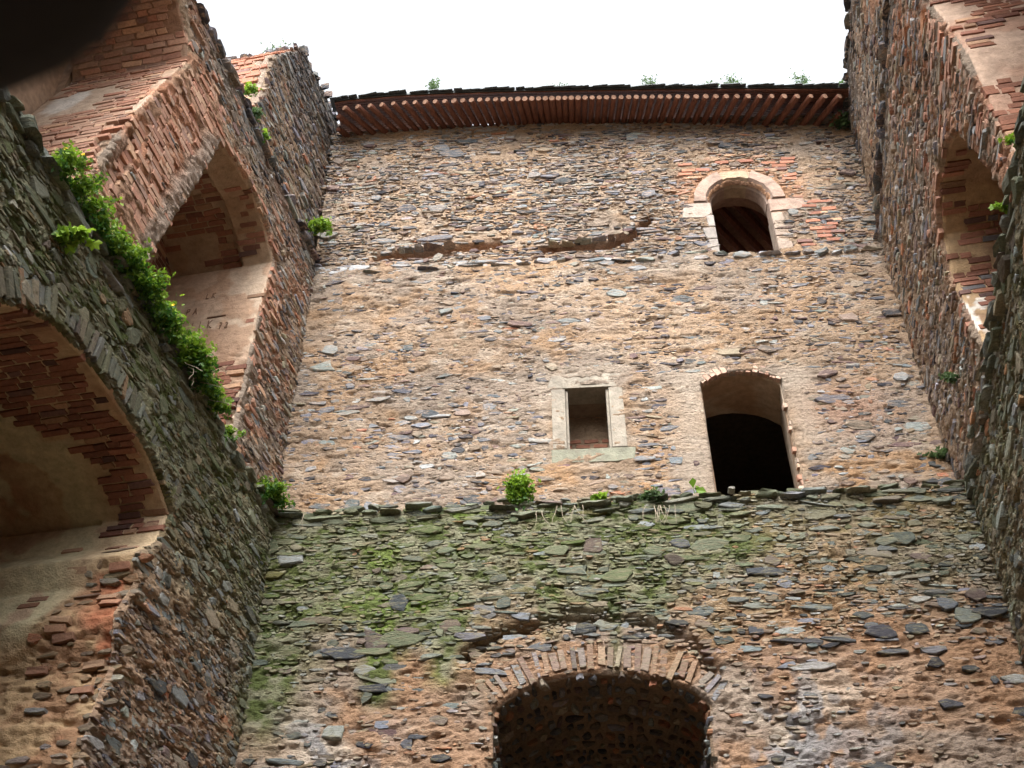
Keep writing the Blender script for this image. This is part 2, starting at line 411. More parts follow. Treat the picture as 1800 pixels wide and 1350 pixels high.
def wall_stones(batch, fr, rect, rh, ln, cover, seed, ok, weights, hgt=(.012, .05), colmod=None, disp=None, name='stone', mat=None):
    cu, cv, a, b, ang = layout(*rect, rh, ln, cover, seed)
    m = ok(cu, cv); cu, cv, a, b, ang = [x[m] for x in (cu, cv, a, b, ang)]; n = len(cu)
    h = rng.uniform(hgt[0], hgt[1], n)*np.clip(.6+b/.06*.5, .5, 1.5); col = pick_stone(n, weights)
    n0 = disp(cu, cv)*.6+.002 if disp is not None else np.zeros(n)
    if colmod is not None: col = colmod(cu, cv, col)
    V, kk = make_stones(fr, cu, cv, a, b, h, ang, n0=n0)
    batch.add(name, V, kk, col, mat or M_stone)
FR_AW = (3.45, 14.7, .95, 1.25)
def bu_ok(u, z):
    o = bu_in(u, z)
    for P, m in ((DOOR, .16), (SW, .28), (AW, .10)): o &= ~near_poly(u, z, P, m)
    o &= ~((z > 14.6) & near_poly(u, z, AW, .33))
    k = np.minimum(segdist(u, z, CR1), segdist(u, z, CR2)); o &= k > .08
    o &= bu_smooth(u, z) < .6+.5*rng.random(np.shape(u))
    o &= (fbm(u*1.3+5, z*2+2, 3)+rng.normal(0, .08, np.shape(u))) > .30
    return o
def bu_cm(u, z, c):
    t = fbm(u*.8+50, z*.8, 3); dark = ss(12.5, 15., z)*ss(17.4, 16.2, z)
    c = c*(1-.42*dark[:, None]*rng.random((len(u), 1)))
    ro = np.hypot((u-3.5)/1.1, (z-15.3)/.85) < 1.05; k = ro & (rng.random(len(u)) < .5)
    c[k] = lerp(brick_col(k.sum()), MO_P, rng.uniform(0, .7, k.sum()))
    pl = (np.abs(z-13.85+.03*u) < .13) | (z > 16.95); k = pl & (rng.random(len(u)) < .6); c[k] = C3(.30, .31, .32)*rng.uniform(.7, 1.3, (k.sum(), 1))
    return c
wall_stones(B_bu, BU, (-2.95, 5.45, 11.6, 17.35), (.04, .09), (.08, .32), .92, 21, bu_ok, [3.4, 3.4, 2.4, 1.7, 1.3, 1.3, 1.2, 1.6, .3], (.004, .026), bu_cm, bu_disp)
wall_stones(B_bu, BU, (-2.95, 5.45, 9.2, 11.6), (.05, .11), (.09, .34), .92, 22, bu_ok, W_UP, (.008, .03), bu_cm, bu_disp)
wall_stones(B_bu, BU, (-2.9, 5.4, 9.3, 17.3), (.12, .2), (.2, .42), .15, 23, bu_ok, [4, 2, .6, 1.5, 1.5, 2, 1.5, 2.5, .2], (.015, .035), bu_cm, bu_disp)
# tiny chips and flakes that roughen the mortar
wall_stones(B_bu, BU, (-2.95, 5.45, 9.2, 17.35), (.025, .045), (.04, .14), .6, 24, lambda u, z: bu_ok(u, z), [1, .8, .6, 1, .5, 2, 3, 2, .4], (.006, .028), lambda u, z, c: lerp(c, MO_P, rng.random(len(u))*.9), bu_disp)
# light slates along the set-back line, slabs over the doorway ledge
def slab_row(batch, fr, u0, u1, z, ln, b, hg, zj, col, mat=None, name='stone', gap=1.0, n0=0.):
    us = []; u = u0
    while u < u1:
        L = random.uniform(*ln); us.append((u+L/2, L/2)); u += L*gap*random.uniform(.9, 1.15)
    us = np.array(us); n = len(us); zf = z(us[:, 0]) if callable(z) else np.full(n, z)
    V, kk = make_stones(fr, us[:, 0], zf+rng.normal(0, zj, n), us[:, 1], rng.uniform(*b, n), rng.uniform(*hg, n), rng.normal(0, .07, n), n0=np.full(n, n0))
    batch.add(name, V, kk, col(n), mat or M_stone)
slab_row(B_bu, BU, -2.2, 3.0, lambda u: 13.88+.0*u, (.12, .4), (.02, .045), (.05, .085), .03, lambda n: pick_stone(n, [3, .5, 0, 0, 0, 3, 1, 2, 0]), gap=1.15)
slab_row(B_bu, BU, 2.6, 5.3, 13.82, (.15, .4), (.03, .06), (.06, .10), .02, lambda n: pick_stone(n, [3, .8, 0, 0, 0, 3, 1, 2, 0]), gap=1.05)
for fx in (gpx(BU, [(965, 436), (1100, 422)]), gpx(BU, [(700, 447), (795, 438)])):
    slab_row(B_bu, BU, fx[0][0], fx[1][0], lambda u, f=fx: f[0][1]+(u-f[0][0])/(f[1][0]-f[0][0])*(f[1][1]-f[0][1])+.045, (.1, .28), (.012, .02), (.07, .1), .005, lambda n: pick_stone(n, [1, 0, 0, 1, 0, 3, 3, 2, 0]))
# bricks: voussoirs, jamb toothing
def bricks_at(batch, fr, L, name='brick', n0=0., colf=brick_col, mat=None):
    L = np.array(L, float); n = len(L)
    V, kk = make_stones(fr, L[:, 0], L[:, 1], L[:, 2], L[:, 3], L[:, 4], L[:, 5], brick=True, n0=np.full(n, n0))
    batch.add(name, V, kk, colf(n), mat or M_brick)
def arch_ring(arc, thick, n, out=.0, hgt=(.02, .04)):
    P = np.array(arc); d = np.hypot(*np.diff(P, axis=0).T); cum = np.r_[0, np.cumsum(d)]; L = []
    for k in range(n):
        t = (k+.5)/n*cum[-1]; i = min(np.searchsorted(cum, t)-1, len(d)-1); i = max(i, 0); f = (t-cum[i])/d[i]
        p = P[i]*(1-f)+P[i+1]*f; T = (P[i+1]-P[i])/d[i]; nn = np.array([-T[1], T[0]])
        if nn[1] < 0: nn = -nn
        c = p+nn*(thick/2+out); L.append((c[0], c[1], cum[-1]/n/2*.88, thick/2*random.uniform(.85, 1.08), random.uniform(*hgt), math.atan2(T[1], T[0])+random.gauss(0, .04)))
    return L
def pale_brick(n): return lerp(brick_col(n), C3(.50, .36, .28), rng.uniform(.4, .9, n))
bricks_at(B_bu, BU, arch_ring(DOOR[1:-1], .15, 14, .005), colf=pale_brick)
bricks_at(B_bu, BU, arch_ring([(.62, 11.82), (.85, 11.86), (1.15, 11.85), (1.36, 11.8)], .1, 9, 0, (.01, .02)), colf=pale_brick)
L = []
for z in np.arange(9.45, 10.75, .085):
    if 9.42 < z < 10.35 or random.random() < .4: L.append((3.53+random.uniform(.06, .16), z, random.uniform(.09, .16), .034, .03, random.gauss(0, .02)))
    if 9.45 < z < 10.2 and random.random() < .8: L.append((3.86+random.uniform(.0, .16), z, .12, .033, .022, random.gauss(0, .02)))
for z in (9.42, 9.5, 9.58, 9.66): L += [(2.38, z, .10, .034, .03, 0), (2.1+random.uniform(-.1, .1), z, .12, .034, .02, 0)]
L += [(3.62, 11.0, .14, .036, .04, 0), (3.9, 10.93, .1, .034, .03, .03)]
bricks_at(B_bu, BU, L, n0=-.012, colf=lambda n: lerp(brick_col(n), MO_W, rng.uniform(.1, .8, n)))
bricks_at(B_bu, BU, [(2.42+random.uniform(-.02, .0), z, .06, .03, .012, 0) for z in np.arange(9.8, 11.3, .09) if random.random() < .5], n0=-.01, colf=pale_brick)
L = []
for z in np.arange(14.0, 14.95, .085):
    for uu in (4.25, 4.5, 4.7):
        if random.random() < .45: L.append((uu+random.uniform(-.08, .08), z, .11, .032, .025, random.gauss(0, .03)))
for z in np.arange(15.35, 16.05, .08):
    for uu in np.arange(2.75, 4.5, .25):
        if random.random() < .42 and not near_poly(np.array(uu), np.array(z), AW, .42): L.append((uu+random.uniform(-.1, .1), z, .11, .032, .025, random.gauss(0, .05)))
bricks_at(B_bu, BU, L)

# dressed stone frames (windows are things set in the wall -> parts of the wall)
def block(fr, poly, n0, n1, name, mat, parent, col, bev=.012):
    """prism with chamfered front edge, slightly worn"""
    P = np.array(poly, float); c = P.mean(0); m = len(P)
    Q = c+(P-c)*(1-bev/np.maximum(np.hypot(*(P-c).T), .05))[:, None]
    V = np.concatenate([fr(P[:, 0], P[:, 1], n0), fr(P[:, 0], P[:, 1], n1-bev), fr(Q[:, 0], Q[:, 1], n1+rng.normal(0, .002, m))])
    F = []
    for r in range(2):
        for i in range(m): F.append((r*m+i, r*m+(i+1) % m, (r+1)*m+(i+1) % m, (r+1)*m+i))
    F += [tuple(range(m)), tuple(range(2*m, 3*m))]
    return mesh_obj(name, V, F, mat, parent, np.tile(col*random.uniform(.93, 1.07), (len(V), 1)))
DS = C3(.27, .24, .195)
fw = thing('window_frame', 'small rectangular window frame of pale grey dressed stone in the rubble wall', 'window frame')
def gp(pts, fr=BU): return [hitp(x, y, fr) for x, y in pts]
block(BU, [(.46, 11.46), (.52, 11.66), (.98, 11.71), (1.46, 11.66), (1.46, 11.45), (1.33, 11.44), (.64, 11.44)], -.3, .045, 'lintel', M_dress, fw, DS)
block(BU, [(.52, 10.43), (.52, 11.43), (.70, 11.43), (.70, 10.43)], -.3, .05, 'jamb', M_dress, fw, DS)
block(BU, [(1.27, 10.43), (1.27, 11.43), (1.45, 11.43), (1.46, 10.43)], -.3, .05, 'jamb', M_dress, fw, DS*1.03)
block(BU, [(.50, 10.22), (.50, 10.42), (1.56, 10.42), (1.54, 10.24), (1.3, 10.2), (.8, 10.21)], -.3, .055, 'sill', M_dress, fw, C3(.22, .22, .165))
block(BU, [(.702, 10.43), (.702, 11.43), (.735, 11.43), (.735, 10.43)], -.16, .0, 'inner_rebate', M_dress, fw, DS*.9, .004)
block(BU, [(1.235, 10.43), (1.235, 11.43), (1.268, 11.43), (1.268, 10.43)], -.16, .0, 'inner_rebate', M_dress, fw, DS*.9, .004)
aw = thing('arched_window', 'round-headed window surround of pinkish dressed stone high in the back wall', 'window')
PK = C3(.34, .245, .195); A0 = arc_pts(3.03, 3.87, 15.06, 15.50, 24)
def ring_block(i0, i1, th, nn, name='arch_stone', col=PK):
    P0 = A0[i0:i1+1]; cx, cz = 3.45, 15.05; out = []
    for k, (x, z) in enumerate(P0):
        r = math.hypot(x-cx, z-cz); out.append((cx+(x-cx)*(r+th*random.uniform(.94, 1.06))/r, cz+(z-cz)*(r+th*random.uniform(.94, 1.06))/r))
    # splayed reveal: the face edge stands a bit outside the opening
    return P0, out
def splay_block(i0, i1, th, col):
    P0, out = ring_block(i0, i1, th, 0); cx, cz = 3.45, 15.0; m = len(P0)
    inner = np.array(P0); outer = np.array(out); mid = inner+(outer-inner)*.32
    rows = [fr_ for fr_ in (BU(inner[:, 0], inner[:, 1], -.3), BU(inner[:, 0], inner[:, 1], -.10), BU(mid[:, 0], mid[:, 1], .05+rng.normal(0, .004, m)), BU(outer[:, 0], outer[:, 1], .055+rng.normal(0, .006, m)), BU(outer[:, 0], outer[:, 1], -.05))]
    V = np.concatenate(rows); F = []
    for r in range(4):
        for i in range(m-1): F.append((r*m+i, r*m+i+1, (r+1)*m+i+1, (r+1)*m+i))
    F += [tuple(r*m for r in range(5)), tuple(r*m+m-1 for r in range(5))]
    mesh_obj('arch_stone', V, F, M_dress, aw, np.tile(col, (len(V), 1)))
splay_block(0, 9, .26, PK); splay_block(9, 15, .22, C3(.38, .29, .20)); splay_block(15, 24, .26, PK*1.03)
block(BU, [(2.55, 14.72), (2.6, 15.03), (2.78, 15.06), (3.02, 15.05), (3.02, 14.80), (2.9, 14.70)], -.25, .022, 'springer', M_dress, aw, C3(.32, .26, .22), .02)
block(BU, [(3.88, 14.78), (3.88, 15.05), (4.4, 15.07), (4.44, 14.83), (4.3, 14.79)], -.25, .022, 'springer', M_dress, aw, PK, .02)
for (z0, z1, wd) in ((14.50, 14.77, .17), (14.24, 14.49, .28), (13.94, 14.23, .2)):
    block(BU, [(3.88, z0), (3.88, z1), (3.88+wd, z1-.01), (3.88+wd+.02, z0+.02)], -.3, .012, 'jamb_stone', M_dress, aw, C3(.33, .26, .21), .015)
    block(BU, [(3.03, z0), (3.03, z1), (3.03-wd*.7, z1), (3.03-wd*.6, z0)], -.3, .02, 'jamb_stone', M_dress, aw, C3(.29, .26, .235), .015)
# reveals of doorway and windows
def room(fr, u0, u1, z0, z1, n0, n1, mat, parent, name='dark_room', top=True):
    V = []; 
    for n_ in (n0, n1):
        for (u, z) in ((u0, z0), (u1, z0), (u1, z1), (u0, z1)): V.append(fr(np.array(u), np.array(z), np.array(n_)))
    F = [(4, 5, 6, 7), (0, 1, 5, 4), (1, 2, 6, 5), (2, 3, 7, 6), (3, 0, 4, 7)]
    if not top: F.pop(3)
    return mesh_obj(name, V, F, mat, parent)
def plas_col(base, alt, seed, f=1.5):
    return lambda u, v: lerp(np.broadcast_to(base, np.shape(u)+(3,)), alt, ss(.42, .62, fbm(u*f+seed, v*f+seed, 4)))
sd = Sweep(BU, DOOR, taper=.16)
sheet('doorway_reveal', sd, 0, sd.len, .0, 1.02, .03, None, smooth_disp(3, .8), plas_col(C3(.50, .40, .30), C3(.40, .27, .18), 4), M_plaster, bu)
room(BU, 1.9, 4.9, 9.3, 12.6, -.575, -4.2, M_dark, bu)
ib = Batch(bu)
L = arch_ring(arc_pts(2.3, 3.7, 10.3, 10.62, 10), .2, 15)
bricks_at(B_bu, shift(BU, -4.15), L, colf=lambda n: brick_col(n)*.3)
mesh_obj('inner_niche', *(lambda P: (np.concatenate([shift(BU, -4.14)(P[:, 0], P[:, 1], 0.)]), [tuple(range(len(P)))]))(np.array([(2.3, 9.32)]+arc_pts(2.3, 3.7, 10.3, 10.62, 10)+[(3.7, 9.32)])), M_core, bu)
ss_ = Sweep(BU, SW)
sheet('window_reveal', ss_, 0, ss_.len, .0, .60, .03, None, smooth_disp(5, .3), plas_col(C3(.27, .22, .17), C3(.2, .15, .11), 8), M_plaster, bu)
nb = shift(BU, -.66); body('blocked_window_back', nb, [(.5, 10.2), (.5, 11.6), (1.5, 11.6), (1.5, 10.2)], [], .3, M_core, bu, n0=-.03)
sheet('blocked_window_mortar', nb, .62, 1.36, 10.38, 11.5, .02, None, smooth_disp(6, .5), plas_col(C3(.46, .34, .25), C3(.42, .3, .2), 2), M_mortar, bu)
L = [(u+(.12 if i % 2 else 0), z, .095, .028, .012, random.gauss(0, .03)) for i, z in enumerate(np.arange(10.4, 11.15, .085)) for u in np.arange(.55, 1.4, .235) if random.random() < .85]
bricks_at(B_bu, nb, L)
# attic seen through the arched window: rafters and boards of the roof
room(BU, 1.6, 5.2, 13.6, 17.3, -.575, -4.0, M_old, bu, 'attic', False)
room(BU, 1.6, 5.2, 17.28, 17.3, -.575, -3.3, M_old, bu, 'attic_ceiling')
for k in range(11):
    u = .6+k*.33
    v, f = tube([BU(np.array(max(u, 1.65)), np.array(17.1), np.array(-.62-max(0, 1.65-u)*1.3)), BU(np.array(min(u+2.0, 5.1)), np.array(17.1), np.array(-3.25))], .075, 6); mesh_obj('attic_rafter', v, f, M_wood, bu)
sa_ = Sweep(BU, AW, taper=.24)
sheet('arched_window_reveal', sa_, 0, sa_.len, .26, .58, .03, None, smooth_disp(9, .6), plas_col(C3(.30, .2, .15), C3(.25, .16, .12), 3), M_plaster, bu)
B_bu.finish()

# ================================================================== BACK WALL, LOWER
M_stone = M_stoneB
bl = thing('ruined_wall', 'mossy lower rubble back wall below the ledge with broad stone arch at its foot', 'wall')
ARC = [hitp(x, y, BL) for x, y in [(866, 1290), (868, 1246), (900, 1222), (950, 1198), (1000, 1185), (1050, 1180), (1110, 1184), (1170, 1194), (1220, 1212), (1250, 1238), (1250, 1290)]]
ARCO = [(ARC[0][0]-.02, 0.02)]+ARC+[(ARC[-1][0]+.02, .02)]
body('wall_core', BL, [(-3.3, 0), (-3.3, ZL-.03), (6.0, ZL-.03), (6.0, 0)], [ARCO], 2.6, M_core, bl)
ZB = 5.3
def top_bl(u): return ZL-.03+.0*u
def bl_in(u, z): return (z < ZL+.0) & ~inpoly(u, z, ARCO)
RING_OUT = [hitp(x, y, BL) for x, y in [(835, 1165), (870, 1125), (950, 1103), (1050, 1095), (1150, 1108), (1210, 1135), (1250, 1175)]]
def moss_bl(u, z):
    px = 900+160*(u-.0)   # approx; used only for placing stains
    t = fbm(u*1.3+7, z*2.1+1, 4); e = ss(7.3, 8.9, z+1.1*(t-.5)+.35*np.exp(-((u+.8)/1.6)**2))
    left = ss(-1.6, -2.75, u)*ss(6.2, 7.5, z)
    st = np.exp(-((u+1.42)/.17)**2)*ss(6.7, 7.0, z)+np.exp(-((u+.72)/.16)**2)*ss(6.9, 7.2, z)*.8+.6*np.exp(-((u+2.6)/.25)**2)*ss(6.1, 6.8, z)
    right = 1-.45*ss(2.2, 3.2, u)
    dr = ss(.5, .75, fbm(u*2.6+4, z*.35+1, 3))*ss(6.6, 7.6, z)*ss(2.6, 1.4, u)      # run-off streaks
    m = np.clip(e*right*(.6+.85*(fbm(u*4, z*7, 3)))+.8*left+st*1.2+dr*.7, 0, 1)
    return m*.95
def bl_col(u, z):
    t = fbm(u*.9+30, z*1.3+9, 4); c = lerp(np.broadcast_to(C3(.37, .235, .15), u.shape+(3,)), C3(.31, .235, .18), ss(.4, .6, t))
    c = lerp(c, C3(.36, .21, .12), ss(.5, .65, fbm(u*1.6+3, z*2.2+40, 4))*.8)
    w = fbm(u*2.2+60, z*2.2, 4); pz = ss(7.5, 6.6, z)*(np.exp(-((u-2.75)/.55)**2)+np.exp(-((u+1.9)/.6)**2)*ss(7.2, 6.5, z)+.5*np.exp(-((u-3.6)/.5)**2))
    c = lerp(c, C3(.56, .47, .38), np.clip(pz, 0, 1)*ss(.42, .58, w)); c = lerp(c, C3(.30, .30, .31), np.clip(pz, 0, 1)*ss(.55, .62, fbm(u*5, z*5+3, 3))*.8)
    m = moss_bl(u, z); g = lerp(np.broadcast_to(LICH, u.shape+(3,)), MOSS, ss(.35, .6, fbm(u*6+2, z*9, 3)))
    g = lerp(g, MOSSB, ss(.55, .7, fbm(u*2+9, z*3, 3))*np.exp(-((u+1.0)/1.0)**2))
    return lerp(c, g, m)
CRK = [hitp(x, y, BL) for x, y in [(820, 1150), (880, 1112), (960, 1090), (1050, 1082), (1150, 1096), (1215, 1125), (1262, 1180)]]
rd2 = rough_disp(14., 1.25)
def bl_disp(u, z):
    d = rd2(u, z)+.05*ss(7.6, 7.0, z)*(fbm(u*7, z*9+5, 4)-.5)
    k = segdist(u, z, CRK); ring = inpoly(u, z, CRK[::1]+[(1.9, 6.8), (-.2, 6.8)])
    return d-.24*np.exp(-(k/.06)**2)*(.3+vnoise(u*5, z*5))-.01*ring
sheet('mortar_face', BL, -2.9, 5.5, ZB, ZL+.0, .017, bl_in, bl_disp, bl_col, M_mortar, bl)
B_bl = Batch(bl)
def bl_ok(u, z):
    o = bl_in(u, z) & ~near_poly(u, z, ARCO, .05) & ~near_poly(u, z, ARCO, .36) & (segdist(u, z, CRK) > .05)
    keep = np.where(z < 7.3, .45-.35*ss(2.2, 2.8, u)*ss(7.4, 7.1, z)-.15*ss(-1., -1.6, u), .9)
    return o & (rng.random(np.shape(u)) < keep) & (z < ZL-.03)
def moss_mix(mf, tint=.75):
    def f(u, z, c):
        m = mf(u, z)*rng.uniform(.25, 1, len(u)); g = lerp(np.tile(C3(.15, .165, .10), (len(u), 1)), MOSS*.8, rng.random(len(u))); return lerp(c, g, np.clip(m*1.25, 0, 1)*tint)
    return f
wall_stones(B_bl, BL, (-2.9, 5.4, ZB, ZL), (.065, .13), (.12, .42), .72, 31, bl_ok, W_LOW, (.002, .026), moss_mix(moss_bl, 1.), bl_disp)
wall_stones(B_bl, BL, (-2.9, 5.2, ZB, ZL), (.14, .22), (.25, .5), .16, 32, bl_ok, W_LOW, (.008, .03), moss_mix(moss_bl, 1.), bl_disp)
wall_stones(B_bl, BL, (-2.9, 5.2, ZB, ZL), (.03, .05), (.05, .16), .75, 33, lambda u, z: bl_in(u, z) & ~near_poly(u, z, ARCO, .03) & (rng.random(np.shape(u)) < .3+.7*ss(7.0, 7.9, z+.8*(fbm(u, z, 2)-.5))), [1, .8, .6, 1, .5, 1, 3, 1, .4], (.006, .025), lambda u, z, c: lerp(moss_mix(moss_bl)(u, z, c), bl_col(u, z), rng.random(len(u))*.8), bl_disp)
def dark_slab(n): return pick_stone(n, [3, 4, 3, 1, 1, 0, 0, 1, 0])
# named dark slates picked out in the photograph (quoins at the right corner, the big grey ones)
big = [(1740, 1075, 68, 24), (1710, 1045, 42, 26), (1665, 1060, 34, 26), (1700, 1083, 50, 30), (1550, 1110, 50, 20), (1475, 1125, 80, 10), (1610, 1105, 46, 22), (1350, 1005, 78, 16), (1045, 960, 44, 38), (1185, 985, 38, 26), (1195, 955, 36, 22), (610, 1150, 70, 26), (640, 1180, 50, 24), (590, 1145, 60, 22), (700, 1060, 40, 36), (660, 1130, 50, 38), (655, 1210, 58, 16), (1065, 1100, 44, 18), (830, 1120, 60, 16), (720, 1110, 44, 18), (790, 1100, 46, 26), (850, 1075, 44, 30)]
L = []
for x, y, w, h in big:
    u, z = hitp(x, y, BL); u2, _ = hitp(x+w/2, y, BL); _, z2 = hitp(x, y-h/2, BL); L.append((u, z, u2-u, z2-z, random.uniform(.018, .032), random.gauss(-.02, .05)))
L = np.array(L); V, kk = make_stones(BL, *[L[:, i] for i in (0, 1, 2, 3, 4, 5)], n0=np.zeros(len(L))); B_bl.add('stone', V, kk, dark_slab(len(L))*.62, M_stone)
# ledge slabs
def mossy_slab(n): return lerp(pick_stone(n, [3, 3, 1, 1, 1, .5, .5, 2, 0]), C3(.15, .17, .10), rng.uniform(.2, .9, n))
slab_row(B_bl, BL, -2.8, 5.25, ZL-.05, (.14, .5), (.018, .04), (.02, .10), .02, mossy_slab, n0=.0)
slab_row(B_bl, BL, -2.8, 5.25, ZL+.02, (.10, .42), (.012, .035), (.0, .08), .03, mossy_slab, n0=-.02, gap=1.2)
slab_row(B_bl, BL, -2.8, 5.25, ZL+.06, (.1, .35), (.012, .03), (.0, .05), .03, mossy_slab, n0=-.05, gap=1.6)
slab_row(B_bl, BL, -2.8, 5.25, ZL-.16, (.12, .45), (.02, .045), (.01, .06), .02, mossy_slab, n0=0, gap=1.3)
# rough voussoirs of the arch
ring = arch_ring(ARC[1:-1], .36, 27, .0, (.0, .022)); ring = [(a, b, c*random.uniform(.6, 1.05), d*random.uniform(.6, 1.0), e, f+random.gauss(0, .05)) for a, b, c, d, e, f in ring]
L = np.array(ring); V, kk = make_stones(BL, *[L[:, i] for i in range(6)], brick=True, n0=np.full(len(L), .0))
B_bl.add('arch_stone', V, kk, lerp(pick_stone(len(L), [3, 1, .3, 1, 1.5, 2, 3, 2, .5]), bl_col(L[:, 0], L[:, 1])*.9, rng.uniform(.2, .95, len(L))), M_stone)
sv = Sweep(BL, ARCO)
j0 = sv.cum[1]-1.6 if False else max(0, sv.cum[1]-1.2); j1 = sv.len-j0
sheet('vault_mortar', sv, sv.cum[1]-2, sv.cum[-2]+2, 0, 2.6, .03, None, smooth_disp(12, 1.5), plas_col(C3(.30, .21, .14), C3(.22, .16, .11), 6), M_mortar, bl)
cu, cv, a, b, ang = layout(sv.cum[1]-2, sv.cum[-2]+2, 0.0, 2.6, (.14, .30), (.07, .19), 1.0, 37)
m_ = (cv > .05) & (cv < 2.55); cu, cv, a, b, ang = [x[m_] for x in (cu, cv, a, b, ang)]
V, kk = make_stones(sv, cu, cv, a*.85, b*.88, rng.uniform(.02, .045, len(cu)), ang, n0=np.zeros(len(cu)))
B_bl.add('stone', V, kk, pick_stone(len(cu), [2, 2, 1, 3, 2, .3, 1, 1, 1.5])*1.0, M_stone)
B_bl.finish()
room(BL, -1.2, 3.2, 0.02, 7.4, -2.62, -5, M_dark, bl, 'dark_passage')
# ================================================================== SIDE WALLS
def prof_col(base, brick_zone):
    pass
def brighter(f, k=1.35): return lambda u, z, c: f(u, z, c)*k
# ---- left lower
ll = thing('ruined_wall', 'mossy grey-green lower left wall pierced by a wide brick-vaulted arch', 'wall')
OL = [(2.70, 3.0), (2.62, 5.6), (2.52, 6.1), (2.66, 6.5), (2.48, 6.9), (2.58, 7.15), (2.30, 7.45), (2.20, 7.82), (2.45, 7.96), (2.72, 8.07), (3.15, 8.16), (3.58, 8.19), (4.1, 8.18), (4.55, 8.10), (4.9, 7.93), (5.2, 7.72), (5.6, 7.3), (5.9, 6.8), (6.0, 3.0)]
body('wall_core', LL, [(-.6, 0), (-.6, ZL-.03), (12.2, ZL-.03), (12.2, 0)], [OL], 2.4, M_core, ll)
def ll_in(u, z): return (z < ZL) & ~inpoly(u, z, OL)
def moss_ll(u, z):
    t = fbm(u*1.1+70, z*1.7+1, 4); m = ss(6.2, 8.4, z+1.2*(t-.5)); m = np.maximum(m, .8*ss(.6, .1, u)*ss(5, 7, z)); return np.clip(m*(.75+.5*fbm(u*5, z*5, 3)), 0, 1)*.93
def ll_col(u, z):
    t = fbm(u*.9+80, z*1.3+9, 4); c = lerp(np.broadcast_to(C3(.50, .34, .23), u.shape+(3,)), C3(.33, .25, .19), ss(.4, .6, t))
    m = moss_ll(u, z); g = lerp(np.broadcast_to(LICH*1.1, u.shape+(3,)), MOSS, ss(.4, .65, fbm(u*5+2, z*8, 3)))
    return lerp(c, g, m)
rd3 = rough_disp(41., 1.5, .9)
sheet('mortar_face', LL, -.1, 7.4, 4.4, ZL, .0155, ll_in, rd3, ll_col, M_mortar, ll)
B_ll = Batch(ll)
def ll_ok(u, z): return ll_in(u, z) & ~near_poly(u, z, OL, .06) & (u > -.05)
wall_stones(B_ll, LL, (0, 7.3, 4.5, ZL-.02), (.06, .13), (.12, .38), .78, 41, ll_ok, [3, 3, 1, 1.5, 1.2, .6, .8, 3, .5], (.0, .022), brighter(moss_mix(moss_ll, .85)), rd3)
wall_stones(B_ll, LL, (0, 7.3, 4.5, ZL-.02), (.15, .24), (.25, .5), .2, 42, ll_ok, [3, 2.5, 1, 1, 1, .6, .8, 3, .2], (.005, .026), brighter(moss_mix(moss_ll, .8)), rd3)
wall_stones(B_ll, LL, (0, 7.3, 4.5, ZL-.02), (.03, .05), (.04, .14), .7, 43, lambda u, z: ll_in(u, z) & ~near_poly(u, z, OL, .02), [1, .8, .6, 1, .5, 1, 3, 2, .6], (.006, .025), lambda u, z, c: lerp(moss_mix(moss_ll)(u, z, c), ll_col(u, z), rng.random(len(u))*.7), rd3)
slab_row(B_ll, LL, 0, 7.3, ZL-.04, (.15, .45), (.03, .055), (.04, .10), .02, mossy_slab)
slab_row(B_ll, LL, 0, 7.3, ZL+.03, (.12, .4), (.02, .05), (.02, .08), .03, mossy_slab, gap=1.2, n0=-.03)
slab_row(B_ll, LL, 0, 7.3, ZL-.15, (.12, .4), (.03, .05), (.03, .08), .03, mossy_slab, gap=1.15)
ring = [(a, b, c*random.uniform(.6, 1.1), d*random.uniform(.5, .95), e*.6, f+random.gauss(0, .1)) for a, b, c, d, e, f in arch_ring(OL[7:-2], .34, 46, .0, (.02, .06))]
L = np.array(ring); V, kk = make_stones(LL, *[L[:, i] for i in range(6)], brick=True, n0=np.full(len(L), -.005))
lc = lerp(pick_stone(len(L), [3, 1, .3, 1, 1, .2, 1, 2, 1.2])*.8, C3(.15, .155, .09), rng.uniform(.3, .95, len(L))*moss_ll(L[:, 0], L[:, 1])); B_ll.add('arch_stone', V, kk, lc, M_stone)
s1 = Sweep(LL, OL); uS = s1.cum[7]
def soffit_brick(batch, sw, u0, u1, v0, v1, zone, ch=.078, bl_=.27, hg=(.008, .022), n0=0., colf=brick_col, along='v', seed=1):
    """brick courses on a reveal: courses run along v (into the wall)"""
    rg = np.random.default_rng(seed); L = []
    k = 0; u = u0
    while u < u1:
        v = v0-rg.uniform(0, bl_)
        while v < v1:
            ln = bl_*(rg.choice([1., .5], p=[.7, .3])*rg.uniform(.9, 1.05)); L.append((u+ch/2+rg.normal(0, .004), v+ln/2, ch/2*.86, ln/2-.008, rg.uniform(*hg), rg.normal(0, .02))); v += ln
        u += ch*rg.uniform(.95, 1.08); k += 1
    L = np.array(L); m = zone(L[:, 0], L[:, 1]) & (L[:, 1]-L[:, 3] > v0-.02) & (L[:, 1]+L[:, 3] < v1+.02)
    L = L[m]; n = len(L)
    V, kk = make_stones(sw, L[:, 0], L[:, 1], L[:, 2], L[:, 3], L[:, 4], L[:, 5], brick=True, n0=np.full(n, n0)); batch.add('brick', V, kk, colf(n), M_brick)
def z1(u, v):   # exposed brick on the vault ring near the face, plaster deeper in
    return (u > uS-.25) & (v < .55+.45*ss(uS+.4, uS+1.6, u)+1.6*ss(uS+1.5, uS+2.6, u)+.25*(fbm(u*3, v*3, 2)-.5))
def dark_brick(n): return brick_col(n)*rng.uniform(.55, 1., (n, 1))
soffit_brick(B_ll, s1, uS-.4, s1.cum[-2], 0, 2.3, z1, colf=dark_brick, seed=3)
